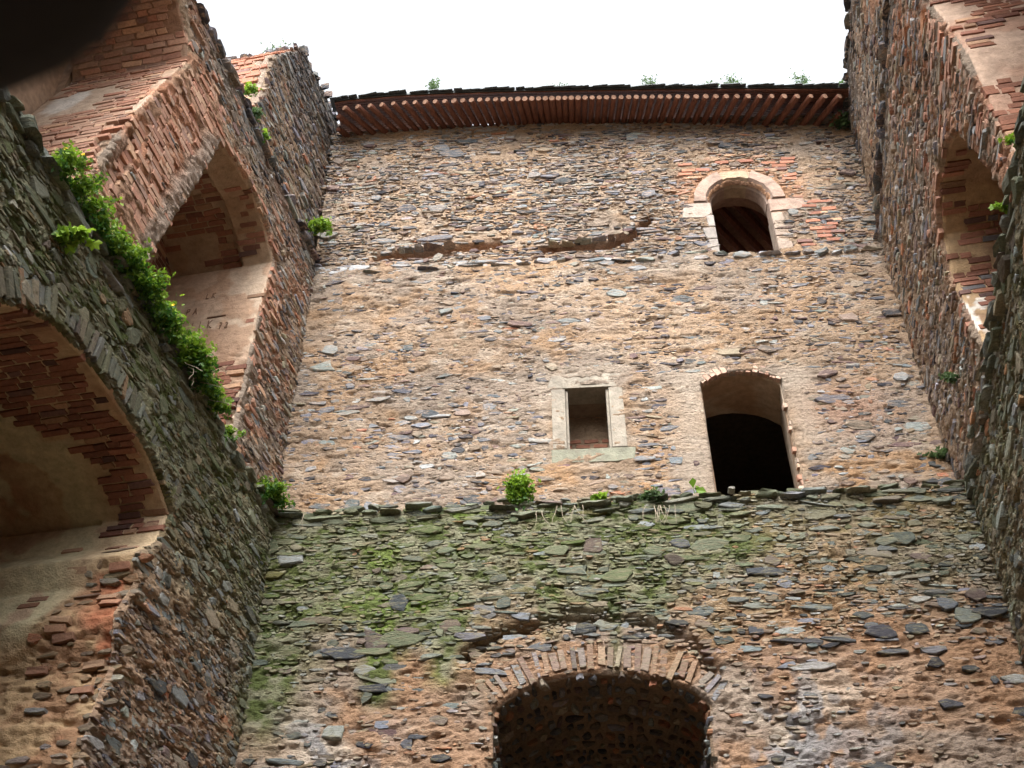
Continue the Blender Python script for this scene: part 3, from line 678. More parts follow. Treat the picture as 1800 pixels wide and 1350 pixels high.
def c1(u, v):
    c = plas_col(C3(.50, .38, .24), C3(.42, .27, .17), 21, 1.3)(u, v); y = ss(.5, .56, fbm(u*1.6+4, v*1.6, 4)); c = lerp(c, C3(.56, .51, .33), y*.85*ss(.5, .8, v))
    d = ss(uS-.5-1.1*ss(.25, .9, v), uS-.75-1.1*ss(.25, .9, v), u+.5*(fbm(u*2, v*2, 3)-.5)); c = lerp(c, C3(.42, .30, .22), ss(uS+.1, uS-.2, u)*(1-y)*.6); return lerp(c, lerp(plas_col(C3(.40, .28, .16), C3(.32, .19, .11), 9, 4)(u, v), C3(.38, .12, .06), ss(.5, .2, v)*ss(.45, .6, fbm(u*3, v*3+6, 3))*.7), d)
def d1(u, v):
    r = ss(uS-.5-1.1*ss(.25, .9, v), uS-.75-1.1*ss(.25, .9, v), u+.5*(fbm(u*2, v*2, 3)-.5)); return smooth_disp(22, 1.6)(u, v)*(1-r)+r*(rough_disp(5, 1.3)(v, u)-.03)-.05*np.exp(-((u-uS+.02)/.02)**2)*(v > .7)
sheet('vault_plaster', s1, uS-3.6, s1.cum[-2]+.5, 0, 2.4, .019, None, d1, c1, M_plaster, ll)
def jz(u, v): return (u < uS-.55-1.1*ss(.25, .9, v)-.3*fbm(v*2, v*0, 2)) & (fbm(u*2+8, v*2+3, 3)+rng.normal(0, .12, np.shape(u)) > .42)
cu, cv, a, b, ang = layout(.0, 2.35, uS-3.5, uS-.6, (.06, .13), (.10, .3), .95, 46); m_ = jz(cv, cu); cu, cv, a, b, ang = [x[m_] for x in (cu, cv, a, b, ang)]
sT = lambda u, v, n: s1(v, u, n)
cc = pick_stone(len(cu), [2, 1.5, .5, 1.5, 1, 1, 3, 2, 2.2]); cc = lerp(cc, C3(.36, .25, .15), rng.random(len(cu))*.9)
V, kk = make_stones(sT, cu, cv, a, b, rng.uniform(.0, .03, len(cu)), ang, n0=d1(cv, cu)*.7); B_ll.add('stone', V, kk, cc, M_stone)
L = [(v, uu, .1, .033, .03, random.gauss(0, .05)) for uu in np.arange(uS-2.6, uS-.05, .085) for v in (random.uniform(.1, .2), random.uniform(.35, 1.1)) if random.random() < .3]
bricks_at(B_ll, sT, L, n0=-.02, colf=lambda n: lerp(dark_brick(n), C3(.36, .25, .16), rng.uniform(0, .7, n)))
B_ll.finish()
room(LL, 1.2, 7, 2.9, 8.6, -2.44, -4, M_core, ll, 'space_behind')
# ---- right lower
rl = thing('ruined_wall', 'grey-green mossy lower right wall seen at a sharp angle at the photo edge', 'wall')
body('wall_core', RL, [(-.6, 0), (-.6, ZL-.03), (11.2, ZL-.03), (11.2, 0)], [], 2.4, M_core, rl)
def moss_rl(u, z): 
    t = fbm(u*1.1+170, z*1.7+1, 4); return np.clip(ss(6.0, 8.2, z+1.4*(t-.5))*(.65+.5*fbm(u*5, z*5, 3)), 0, 1)*.85
def rl_col(u, z):
    t = fbm(u*.9+180, z*1.3+9, 4); c = lerp(np.broadcast_to(C3(.50, .33, .24), u.shape+(3,)), C3(.33, .25, .20), ss(.4, .6, t))
    return lerp(c, lerp(np.broadcast_to(LICH*1.05, u.shape+(3,)), MOSS, ss(.45, .7, fbm(u*5+2, z*8, 3))), moss_rl(u, z))
rd4 = rough_disp(61., 1.6, .9); rl_in = lambda u, z: z < ZL
sheet('mortar_face', RL, -.45, 7.2, 5.2, ZL, .0175, rl_in, rd4, rl_col, M_mortar, rl)
B_rl = Batch(rl)
rok = lambda u, z: (u > 0) & (z < ZL-.02)
wall_stones(B_rl, RL, (0, 7.2, 5.3, ZL-.02), (.06, .13), (.12, .4), .8, 51, rok, [3, 3, 1, 1.5, 1.2, .8, .8, 3, .5], (.0, .026), brighter(moss_mix(moss_rl, .8), 1.5), rd4)
wall_stones(B_rl, RL, (0, 7.2, 5.3, ZL-.02), (.15, .22), (.25, .5), .15, 52, rok, [3, 2.5, 1, 1, 1, .6, .8, 3, .2], (.012, .035), brighter(moss_mix(moss_rl, .7), 1.4), rd4)
wall_stones(B_rl, RL, (0, 7.2, 5.3, ZL-.02), (.03, .05), (.04, .14), .7, 53, rok, [1, .8, .6, 1, .5, 1, 3, 2, .6], (.006, .025), lambda u, z, c: lerp(moss_mix(moss_rl)(u, z, c), rl_col(u, z), rng.random(len(u))*.7), rd4)
for zz, g_, n_ in ((ZL-.04, 1., 0.), (ZL+.03, 1.2, -.03), (ZL-.15, 1.15, 0.)): slab_row(B_rl, RL, 0, 7.2, zz, (.15, .45), (.03, .055), (.04, .09), .025, mossy_slab, gap=g_, n0=n_)
B_rl.finish()
M_stone = M_stoneA
# ---- left upper with niche and big opening
la = thing('ruined_wall', 'upper left wall of brick and rubble with pointed niche and broken brick pier', 'wall')
NI = [(1.42, 9.1), (1.35, 12.0), (1.25, 12.88), (1.6, 13.12), (2.1, 13.26), (2.65, 13.2), (3.13, 13.04), (3.33, 12.13), (3.63, 10.91), (3.95, 9.6), (4.0, 9.1)]
UO = [(5.3, 9.1), (5.07, 10.01), (4.74, 11.38), (4.45, 12.4), (4.16, 13.27), (4.36, 13.55), (4.64, 13.72), (5.2, 13.8), (6.2, 13.5), (6.8, 12.6), (7.0, 9.1)]
body('wall_core', LA, [(-.7, 9.0), (-.7, ZA), (12.2, ZA), (12.2, 9.0)], [NI, UO], 1.5, M_core, la)
def la_in(u, z): return (z < ZA) & ~inpoly(u, z, NI) & ~inpoly(u, z, UO)
PIER = [hitp(x, y, LA) for x, y in [(345, 125), (395, 190), (385, 240), (330, 330), (225, 470), (120, 420), (215, 235), (300, 120)]]
BAND = [hitp(x, y, LA) for x, y in [(372, 255), (300, 365), (235, 470)]]
def rust(u, z):
    t = fbm(u*2+5, z*2.5, 4); return np.clip(inpoly(u, z, PIER)*1.+0, 0, 1)*ss(.30, .42, t+.1)*(segdist(u, z, BAND) > .16)
def la_col(u, z):
    t = fbm(u*.9+180, z*1.3+19, 4); c = lerp(np.broadcast_to(MO_P*1.15, u.shape+(3,)), MO_G*1.15, ss(.4, .6, t))
    c = lerp(c, C3(.50, .25, .15), np.clip(ss(.50, .62, fbm(u*2+77, z*3, 4))*.7+.5*inpoly(u, z, PIER), 0, 1))
    c = lerp(c, C3(.40, .32, .26), np.exp(-(segdist(u, z, BAND)/.17)**4)*.85)
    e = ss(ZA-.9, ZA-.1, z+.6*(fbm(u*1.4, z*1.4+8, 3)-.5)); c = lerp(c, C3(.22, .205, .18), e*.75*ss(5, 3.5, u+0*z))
    return lerp(c, C3(.20, .19, .16), ss(.5, .62, fbm(u*3+9, z*4, 3))*.5*ss(.8, .2, u))
rd5 = rough_disp(91., 1.3)
def la_disp(u, z):
    g = np.minimum(segdist(u, z, gpx(LA, [(255, 225), (240, 255), (190, 325)])), segdist(u, z, gpx(LA, [(320, 165), (352, 225)])))
    return rd5(u, z)-.09*np.exp(-(g/.07)**2)+.025*np.exp(-(segdist(u, z, BAND)/.16)**4)
sheet('mortar_face', LA, -.35, 7.2, 9.2, ZA, .0195, la_in, la_disp, la_col, M_mortar, la)
B_la = Batch(la)
def la_ok(u, z): return (segdist(u, z, BAND) > .15) & la_in(u, z) & ~near_poly(u, z, NI, .14) & ~near_poly(u, z, UO, .12) & (rust(u, z) < .5)
def la_cm(u, z, c):
    k = rng.random(len(u)) < .25*ss(.3, 1.2, u); c[k] = lerp(brick_col(k.sum()), C3(.5, .34, .25), rng.random(k.sum())*.5); 
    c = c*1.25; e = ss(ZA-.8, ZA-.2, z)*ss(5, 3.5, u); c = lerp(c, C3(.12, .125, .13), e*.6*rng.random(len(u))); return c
wall_stones(B_la, LA, (-.3, 7.1, 9.25, ZA-.02), (.06, .12), (.12, .38), .66, 61, la_ok, W_SIDE, (.003, .03), la_cm, rd5)
wall_stones(B_la, LA, (-.3, 7.1, 9.25, ZA-.02), (.03, .055), (.04, .16), .5, 62, la_ok, [1, .8, .6, 1, .5, 1, 3, 2, 1], (.006, .025), lambda u, z, c: lerp(c, la_col(u, z), rng.random(len(u))*.8), rd5)
# brick facing of the pier and of the arch flanks, in courses
def face_brick(batch, fr, rect, zone, disp, seed, colf=brick_col, ch=.082, bl_=.27, hg=(.01, .03), lim=None):
    rg = np.random.default_rng(seed); L = []; z = rect[2]; 
    while z < rect[3]:
        u = rect[0]-rg.uniform(0, bl_)
        while u < rect[1]:
            ln = bl_*(rg.choice([1., .5], p=[.6, .4]))*rg.uniform(.9, 1.05); L.append((u+ln/2, z+rg.normal(0, .004), ln/2-.008, ch/2*.82, rg.uniform(*hg), rg.normal(0, .02))); u += ln
        z += ch
    L = np.array(L); m = zone(L[:, 0], L[:, 1])
    if lim is not None: m &= lim(L[:, 0]-L[:, 2], L[:, 1]) & lim(L[:, 0]+L[:, 2], L[:, 1])
    L = L[m]; n = len(L)
    V, kk = make_stones(fr, L[:, 0], L[:, 1], L[:, 2], L[:, 3], L[:, 4], L[:, 5], brick=True, n0=disp(L[:, 0], L[:, 1])*.5); batch.add('brick', V, kk, colf(n), M_brick)
def zone_la(u, z):
    a = (rust(u, z) >= .5) & (rng.random(len(u)) < .95)
    edge = near_poly(u, z, NI, .13) | near_poly(u, z, UO, .16)
    return la_in(u, z) & (a | (edge & (rng.random(len(u)) < .7)) | (near_poly(u, z, NI, .5) & (u < 1.5) & (z < 13) & (rng.random(len(u)) < .35)))
def lbrick(n): return lerp(brick_col(n)*1.1, C3(.42, .29, .21), rng.uniform(.1, .75, n))
face_brick(B_la, LA, (.6, 7, 9.3, 14.), zone_la, la_disp, 7, colf=lbrick, hg=(.0, .014), lim=la_in)
for zz, g_, n_ in ((ZA-.04, 1., 0.), (ZA+.03, 1.15, -.03)): slab_row(B_la, LA, -.3, 7.2, zz, (.15, .4), (.03, .055), (.04, .09), .025, dark_slab, gap=g_, n0=n_)
s2 = Sweep(LA, NI); z2 = s2.cum[2]
def c2(u, v):
    c = plas_col(C3(.50, .385, .285), C3(.44, .31, .22), 31, 1.6)(u, v); t = fbm(u*3+4, v*3, 4)
    top = ss(z2-.05, z2+.02, u); return lerp(lerp(c, C3(.36, .22, .14), ss(.55, .62, t)*.7), C3(.34, .235, .15), top*.55)
def d2(u, v):
    step = .10*(v > .42)*(u > z2+.02); low = ss(z2-1.7, z2-2.3, u+.5*(vnoise(v*4, v*0)-.5))
    return smooth_disp(32, 1.2)(u, v)-step+low*(rough_disp(33, 1.4)(v, u)-.02)
sheet('niche_plaster', s2, z2-3.7, s2.len, 0, 1.5, .02, None, d2, c2, M_plaster, la)
def nz(u, v):
    t = fbm(u*2.2+44, v*3.1, 3); up = u > z2+.02; return (up & (((v > .42) & (t > .44)) | ((v > .42) & (v < .8) & (t > .3)) | ((v < .42) & (t > .5)))) | (~up & (u < z2-1.9)) | (~up & (v < .12) & (rng.random(len(u)) < .5))
soffit_brick(B_la, s2, z2-3.6, s2.len-.1, 0, 1.5, lambda u, v: nz(u, v) & (v < .40), n0=0, hg=(.006, .014), colf=dark_brick, seed=9)
soffit_brick(B_la, s2, z2+.02, s2.len-.1, .44, 1.5, lambda u, v: nz(u, v), n0=-.10, hg=(.006, .014), colf=dark_brick, seed=10)
bk = shift(LA, -1.52); body('niche_back', bk, [(.9, 9.05), (.9, 13.8), (4.2, 13.8), (4.2, 9.05)], [], .3, M_core, la, n0=-.03)
sheet('niche_back_plaster', bk, .95, 4.15, 9.2, 13.7, .03, None, smooth_disp(36, 1.), plas_col(C3(.46, .36, .27), C3(.38, .27, .19), 55), M_plaster, la)
face_brick(B_la, bk, (1.0, 4.1, 9.3, 13.6), lambda u, z: fbm(u*2+3, z*2.4, 3) > .52, lambda u, z: u*0, 17, colf=dark_brick, hg=(.004, .012))
s3 = Sweep(LA, UO); z3 = s3.cum[4]
def c3(u, v):
    c = plas_col(C3(.48, .26, .165), C3(.44, .31, .22), 61, 1.4)(u, v); w = np.exp(-(((v-1.15)/.25)**2+((u-z3+.9)/.5)**2))
    c = lerp(c, C3(.50, .385, .29), ss(.5, .56, fbm(u*1.2+8, v*1.2, 2)+.35*ss(.55, .9, v)-.1)); return lerp(lerp(c, C3(.66, .62, .56), ss(.3, .55, w+.4*(fbm(u*8, v*8, 3)-.5))), C3(.25, .16, .11), ss(z3, z3+.05, u)*.8)
sheet('opening_plaster', s3, 0, s3.len, 0, 1.5, .022, None, lambda u, v: smooth_disp(62, 1.4)(u, v)-.09*ss(z3-1.95, z3-2.0, u+.06*vnoise(v*5, v*0)), c3, M_plaster, la)
soffit_brick(B_la, s3, 0, s3.len, 0, 1.5, lambda u, v: ((u < z3) & (fbm(u*1.5+2, v*1.5, 3)+.3*ss(.8, .3, v) > .5)) | (u > z3), hg=(.006, .02), colf=lambda n: lbrick(n), seed=12)
bk3 = shift(LA, -1.52); body('opening_back', bk3, [(4.3, 9.05), (4.3, 14.1), (9.5, 14.1), (9.5, 9.05)], [], .3, M_core, la, n0=-.03)
# scratched initials on the jamb plaster (u measured down from the springing, v into the wall)
GL = {'L': [[(0, 1), (0, 0), (.6, 0)]], 'K': [[(0, 0), (0, 1)], [(.6, 1), (0, .45), (.65, 0)]], 'P': [[(0, 0), (0, 1), (.45, .95), (.5, .6), (0, .5)]], 'A': [[(0, 0), (.35, 1), (.7, 0)], [(.15, .4), (.55, .4)]], '7': [[(0, 1), (.55, .95), (.2, 0)], [(.1, .5), (.5, .55)]], '2': [[(0, .8), (.3, 1), (.55, .75), (0, 0), (.6, .05)]], "'": [[(.1, 1), (.05, .7)]]}
def scratch(txt, px, py, hpx, sp=1.25):
    # locate on the jamb plane: u = const there is vertical; solve by search
    uu = np.linspace(z2-3.2, z2-.02, 160); vv = np.linspace(.02, 1.45, 90); A_, B_ = np.meshgrid(uu, vv, indexing='ij')
    X, Y, _ = project(s2(A_, B_, .006)); i = np.unravel_index(np.argmin((X-px)**2+(Y-py)**2), X.shape); u0, v0 = uu[i[0]], vv[i[1]]
    H = hpx/105.
    for k, ch in enumerate(txt):
        if ch == ' ': continue
        for st in GL[ch]:
            P = [(u0+y*H, v0-(x*.62*H*.9+k*H*.62*sp)) for x, y in st]   # towards the face = to the right in view
            pts = [s2(np.array(a), np.array(b), np.array(.013)) for a, b in P]
            v_, f_ = tube(pts, .006, 5); mesh_obj('scratched_letter', v_, f_, M_letter, la)
scratch('LK', 362, 525, 11); scratch('PA', 327, 556, 13); scratch("'LK", 335, 583, 15); scratch('72', 385, 578, 11)
v_, f_ = tube([s2(np.array(z2-1.02), np.array(v), np.array(.008)) for v in (.45, .7)], .012, 5); mesh_obj('scratch_line', v_, f_, M_letter, la)
B_la.finish()
# ---- left top remnant
lb = thing('ruined_wall', 'broken top remnant of the left wall with brick end face and dark slate crown', 'wall')
LBO = [(-.8, ZA-.05), (-.8, 17.9), (.28, 17.84), (.8, 17.72), (1.36, 17.63), (1.62, 17.4), (1.8, 17.1), (2.2, 16.4), (2.29, 16.2), (2.27, ZA-.05)]
body('wall_core', LB, LBO, [], 1.0, M_core, lb)
def lb_in(u, z): return inpoly(u, z, LBO)
def lb_col(u, z):
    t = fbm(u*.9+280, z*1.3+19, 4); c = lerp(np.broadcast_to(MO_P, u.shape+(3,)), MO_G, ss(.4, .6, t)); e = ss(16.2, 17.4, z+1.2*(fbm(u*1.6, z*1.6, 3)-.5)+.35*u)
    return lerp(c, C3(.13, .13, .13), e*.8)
sheet('mortar_face', LB, -.2, 2.3, ZA-.02, 17.95, .0195, lb_in, rd5, lb_col, M_mortar, lb)
B_lb = Batch(lb)
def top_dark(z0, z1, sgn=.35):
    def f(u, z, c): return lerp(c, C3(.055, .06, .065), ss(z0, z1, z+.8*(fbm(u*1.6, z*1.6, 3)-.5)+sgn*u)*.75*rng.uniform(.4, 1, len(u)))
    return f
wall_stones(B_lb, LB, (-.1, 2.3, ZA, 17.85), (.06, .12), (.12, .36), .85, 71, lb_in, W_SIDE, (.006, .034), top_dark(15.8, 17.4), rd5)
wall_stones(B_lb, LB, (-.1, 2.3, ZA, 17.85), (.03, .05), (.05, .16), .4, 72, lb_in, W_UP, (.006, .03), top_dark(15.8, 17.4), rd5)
# end face: sweep along the broken top profile
s4 = Sweep(LB, LBO[1:]+[]); s4.vn = -s4.vn
sheet('end_face_mortar', s4, 0, s4.len, 0, 1.0, .03, None, rough_disp(3, .8), plas_col(C3(.42, .25, .17), C3(.42, .33, .26), 3), M_mortar, lb)
zz = s4.cum[5]
soffit_brick(B_lb, s4, 1.9, s4.len, 0, 1.0, lambda u, v: (u > zz-.6) & (rng.random(len(u)) < .9), hg=(.01, .035), seed=14)
cu, cv, a, b, ang = layout(.0, 1.0, 0., zz-.3, (.06, .12), (.14, .3), .9, 73); V, kk = make_stones(lambda u, v, n: s4(v, u, n), cu, cv, a, b, rng.uniform(.03, .10, len(cu)), ang, n0=np.zeros(len(cu))); B_lb.add('stone', V, kk, pick_stone(len(cu), [2, 4, 4, .5, .5, 0, 0, 1, 0])*.8, M_stone)
B_lb.finish()
# ---- right upper
ra = thing('ruined_wall', 'upper right rubble wall with tall pointed niche and brick-edged opening', 'wall')
NR = [(2.72, 9.1), (2.60, 9.7), (2.42, 10.76), (2.62, 11.25), (3.16, 11.47), (3.7, 11.40), (4.20, 11.06), (4.45, 10.4), (4.69, 9.6), (4.75, 9.1)]
UR = [(5.15, 9.1), (5.13, 10.1), (5.11, 11.1), (4.98, 11.8), (4.80, 12.5), (5.1, 12.9), (5.7, 13.1), (6.8, 12.6), (7.0, 9.1)]
body('wall_core', RA, [(-.7, 9.0), (-.7, ZA-.1), (11.4, ZA-.1), (11.4, 9.0)], [NR, UR], 1.5, M_core, ra)
def ra_in(u, z): return (z < ZA-.1) & ~inpoly(u, z, NR) & ~inpoly(u, z, UR)
def ra_col(u, z):
    t = fbm(u*.9+380, z*1.3+19, 4); c = lerp(np.broadcast_to(MO_P*1.15, u.shape+(3,)), MO_G*1.15, ss(.4, .6, t)); c = lerp(c, C3(.50, .26, .16), ss(.46, .6, fbm(u*2+177, z*3, 4))*.8*ss(1.5, 3.5, u))
    return lerp(c, C3(.2, .19, .17), ss(ZA-.6, ZA-.2, z+.5*(fbm(u*2, z*2, 3)-.5))*.6)
rd6 = rough_disp(191., 1.4)
sheet('mortar_face', RA, -.3, 7.2, 9.2, ZA-.1, .0195, ra_in, rd6, ra_col, M_mortar, ra)
B_ra = Batch(ra)
def ra_ok(u, z): return ra_in(u, z) & ~near_poly(u, z, NR, .1) & ~near_poly(u, z, UR, .16)
def ra_cm(u, z, c):
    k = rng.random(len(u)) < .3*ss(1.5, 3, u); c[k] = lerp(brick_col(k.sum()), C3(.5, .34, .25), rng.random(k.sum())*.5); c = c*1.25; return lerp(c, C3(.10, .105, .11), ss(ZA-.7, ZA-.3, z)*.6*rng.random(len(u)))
wall_stones(B_ra, RA, (-.3, 7.1, 9.25, ZA-.12), (.06, .12), (.12, .38), .74, 81, ra_ok, W_SIDE, (.006, .034), ra_cm, rd6)
wall_stones(B_ra, RA, (-.3, 7.1, 9.25, ZA-.12), (.03, .055), (.04, .16), .5, 82, ra_ok, [1, .8, .6, 1, .5, 1, 3, 2, 1], (.006, .03), lambda u, z, c: lerp(c, ra_col(u, z), rng.random(len(u))*.8), rd6)
face_brick(B_ra, RA, (2.0, 7, 9.3, 14.), lambda u, z: ra_in(u, z) & ((near_poly(u, z, NR, .12) | near_poly(u, z, UR, .22)) & (rng.random(len(u)) < .75) | (inpoly(u, z, [(3.9, 11.2), (4.8, 13), (5.0, 11.7), (5.05, 9.3), (4.8, 9.3)]) & (rng.random(len(u)) < .6))), rd6, 27, colf=lbrick, hg=(.002, .02), lim=ra_in)
for zz_, g_, n_ in ((ZA-.14, 1., 0.), (ZA-.07, 1.15, -.03)): slab_row(B_ra, RA, -.3, 7.2, zz_, (.15, .4), (.03, .055), (.05, .1), .025, dark_slab, gap=g_, n0=n_)
s5 = Sweep(RA, NR); z5 = s5.cum[2]
sheet('niche_plaster', s5, 0, s5.len, 0, 1.5, .024, None, smooth_disp(72, 1.4), lambda u, v: lerp(plas_col(C3(.44, .30, .17), C3(.36, .23, .14), 71, 2)(u, v), C3(.72, .66, .58), ss(z5, z5-.1, u)*ss(.5, .45, fbm(u*6, v*6, 3))), M_plaster, ra)
soffit_brick(B_ra, s5, 0, s5.len, 0, 1.5, lambda u, v: (fbm(u*2.2+90, v*2.2, 2) > .46), hg=(.008, .02), colf=lambda n: np.where((rng.random(n) < .07)[:, None], C3(.13, .12, .12), dark_brick(n)), seed=15)
bk5 = shift(RA, -1.52); body('niche_back', bk5, [(2.2, 9.05), (2.2, 13.4), (7.1, 13.4), (7.1, 9.05)], [], .3, M_core, ra, n0=-.03)
s6 = Sweep(RA, UR)
sheet('opening_plaster', s6, 0, s6.len, 0, 1.5, .024, None, smooth_disp(82, 1.6), plas_col(C3(.50, .36, .27), C3(.44, .28, .2), 81, 2), M_plaster, ra)
soffit_brick(B_ra, s6, 0, s6.len, 0, 1.5, lambda u, v: (fbm(u*2.2+190, v*2.2, 2) > .5) | (u > s6.cum[4]), hg=(.008, .02), colf=dark_brick, seed=16)
B_ra.finish()
# ---- right top
rb = thing('ruined_wall', 'topmost dark weathered rubble wall beside the right end of the eaves', 'wall')
ZR = 16.95
body('wall_core', RB, [(-.8, ZA-.2), (-.8, ZR), (8.5, ZR), (8.5, ZA-.2)], [], 1.0, M_core, rb)
rb_in = lambda u, z: (z < ZR)
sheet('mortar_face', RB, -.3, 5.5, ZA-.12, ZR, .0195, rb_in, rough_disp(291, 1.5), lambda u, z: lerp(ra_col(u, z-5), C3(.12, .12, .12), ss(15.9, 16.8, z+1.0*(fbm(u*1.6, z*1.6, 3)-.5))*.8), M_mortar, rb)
B_rb = Batch(rb)
wall_stones(B_rb, RB, (-.2, 5.4, ZA-.08, ZR-.02), (.06, .12), (.12, .36), .85, 91, lambda u, z: z < ZR, W_SIDE, (.01, .04), top_dark(15.7, 16.9, 0), None)
wall_stones(B_rb, RB, (-.2, 5.4, ZA-.08, ZR-.02), (.03, .05), (.05, .16), .4, 92, lambda u, z: z < ZR, W_UP, (.006, .03), top_dark(15.7, 16.9, 0), None)
for zz_, g_, n_ in ((ZR-.04, 1., 0.), (ZR+.03, 1.2, -.03)): slab_row(B_rb, RB, -.2, 5.5, zz_, (.12, .35), (.03, .055), (.03, .1), .025, lambda n: dark_slab(n)*.6, gap=g_, n0=n_)
B_rb.finish()

# ================================================================== EAVES
rf = thing('roof_eaves', 'overhanging red-brown timber eaves with rafters under a thin slate edge', 'roof')
N_R = 60; EX = []
def bu_pt(px, py, fr=BU, n=0.):
    u, z = hitp(px, py, fr); return fr(np.array(u), np.array(z), np.array(n))
OUT = .62; fo = shift(BU, OUT); fi = shift(BU, -.02)
g_ = np.linspace(-1.0, 1.0, N_R); w_ = .70*g_+.30*g_**3; xo = np.where(w_ < 0, 1010+w_*478, 1010+w_*520)
def yo(x): return np.interp(x, [560, 600, 700, 850, 1000, 1150, 1300, 1480], [198, 190, 181, 175, 172, 170, 169, 169])
def yi(x): return np.interp(x, [600, 700, 800, 950, 1150, 1300, 1480], [238, 228, 220, 213, 212, 214, 219])
def yb(x): return yo(x)-9
def off(x): return np.interp(x, [590, 1010, 1480], [56, 0, -44])
for x in xo:
    A = bu_pt(x, yo(x), fo); xi = x+off(x); B = bu_pt(xi, yi(xi)+4, fi); cut = False
    if x < 594: t0 = (594-x)/(xi-x); cut = True
    elif x > 1477: t0 = (x-1477)/(x-xi); cut = True
    if cut:
        if t0 > .92: continue
        A = A+(B-A)*t0
    d = (B-A)/np.linalg.norm(B-A); rr_ = random.uniform(.046, .054); v_, f_ = tube([A, A+d*.02, B], [rr_*.85, rr_, rr_], 8)
    o = mesh_obj('rafter', v_, f_, M_wood, rf, smooth=False)
    if not cut: v_, f_ = tube([A-d*.006, A+d*.004], rr_*.87, 8); mesh_obj('rafter_end', v_, f_, M_woodend, o)
# boarding above the rafters, fascia, slates
xs = np.linspace(588, 1500, 40); off2 = lambda x: np.interp(x, [588, 1482], [8, 0]); up = np.array([0, 0, .07])
A_ = [bu_pt(x, yo(x)-3, fo)+up+np.array([0, -.04, 0]) for x in xs]; B_ = [bu_pt(x+off2(x), yi(x+off2(x))-2, fi)+up+np.array([0, .3, .3]) for x in xs]
nb_ = 14
for k in range(nb_):
    V = []; F = []
    for i in range(40):
        for t, dz in ((k/nb_+.006, 0), ((k+1)/nb_-.006, 0), ((k+1)/nb_-.006, .03), (k/nb_+.006, .03)):
            V.append(A_[i]*(1-t)+B_[i]*t+np.array([0, 0, dz]))
    for i in range(39):
        for j in range(4): F.append((i*4+j, i*4+(j+1) % 4, i*4+4+(j+1) % 4, i*4+4+j))
    mesh_obj('board', V, F, M_wood, rf)
V = []; F = []
for i in range(40):
    for t, dz in ((-.02, .035), (1, .035), (1, .06), (-.02, .06)): V.append(A_[i]*(1-t)+B_[i]*t+np.array([0, 0, dz]))
for i in range(39):
    for j in range(4): F.append((i*4+j, i*4+(j+1) % 4, i*4+4+(j+1) % 4, i*4+4+j))
mesh_obj('roof_felt', V, F, M_slate, rf)
# individual slates along the edge
Ls = []
A_ = np.array(A_); tt = np.linspace(0, 1, 40); t = 0.
sl_me = []
while t < 1:
    for rr in range(3):
        tc = min(t+random.uniform(0, .006), .999); p = np.array([np.interp(tc, tt, A_[:, k]) for k in range(3)]); q = np.array([np.interp(tc, tt, np.array(B_)[:, k]) for k in range(3)]); d = (q-p)/np.linalg.norm(q-p)
        p = p+d*(rr*.09-.09+random.uniform(-.03, .03))+np.array([0, 0, .065+rr*.025+random.uniform(-.006, .012)])
        w = random.uniform(.07, .13); s_ = BU.U; V = []
        tl = random.gauss(0, .05)
        for dz in (0, .014):
            for (a, b) in ((-w, 0), (w*random.uniform(.4, 1), -.02), (w, .3), (-w, .3)): V.append(p+s_*a+d*b+np.array([0, 0, dz+a*tl]))
        mesh_obj('slate', V, [(0, 1, 2, 3), (4, 5, 6, 7), (0, 1, 5, 4), (1, 2, 6, 5), (2, 3, 7, 6), (3, 0, 4, 7)], M_slate, rf)
    t += random.uniform(.012, .022)

# ================================================================== FRONT WALL round the camera and the dark head stone
fwl = thing('front_wall', 'unlit rubble wall with the low opening the view is taken from', 'wall')
FO = [(-1.0, 0.01), (-1.0, 2.7), (-.5, 3.2), (.5, 3.2), (1.0, 2.7), (1.0, .01)]
FF = Frame((0, .35), (1, 0), (0, 1)); body('wall_core', FF, [(-6.3, 0), (-6.3, 9.5), (4.2, 9.5), (4.2, 0)], [FO], 1.6, M_core, fwl, n0=0)
def lump(name, c, rad, mat, sq=(1, 1, 1)):
    import bmesh
    bm = bmesh.new(); bmesh.ops.create_icosphere(bm, subdivisions=4, radius=1)
    for v in bm.verts:
        p = v.co.copy(); n = fbm(np.array(p.x*1.6+p.z*.7+9), np.array(p.y*1.6-p.z+4), 4)
        v.co = Vector((p.x*sq[0], p.y*sq[1], p.z*sq[2]))*rad*(.88+.24*float(n))
    me = bpy.data.meshes.new(name); bm.to_mesh(me); bm.free(); me.materials.append(mat)
    for p in me.polygons: p.use_smooth = True
    o = bpy.data.objects.new(name, me); link(o); o.location = c; return o
def raypt(px, py, d):
    a = (px-900)/FPX; b = (675-py)/FPX; r = np.array([a, cp-b*sp, sp+b*cp]); r /= np.linalg.norm(r); return np.array([0, 0, CAMZ])+r*d
M_black = flat_mat('stone painted shade black', (.006, .006, .007), .95, 30, .8, 1.2, .002)  # near-black base colour stands in for the shade inside the opening
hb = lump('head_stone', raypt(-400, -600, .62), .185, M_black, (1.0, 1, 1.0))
hb['label'] = 'black blurred stone edge filling the very top left corner, nearest to the viewer'; hb['category'] = 'stone'

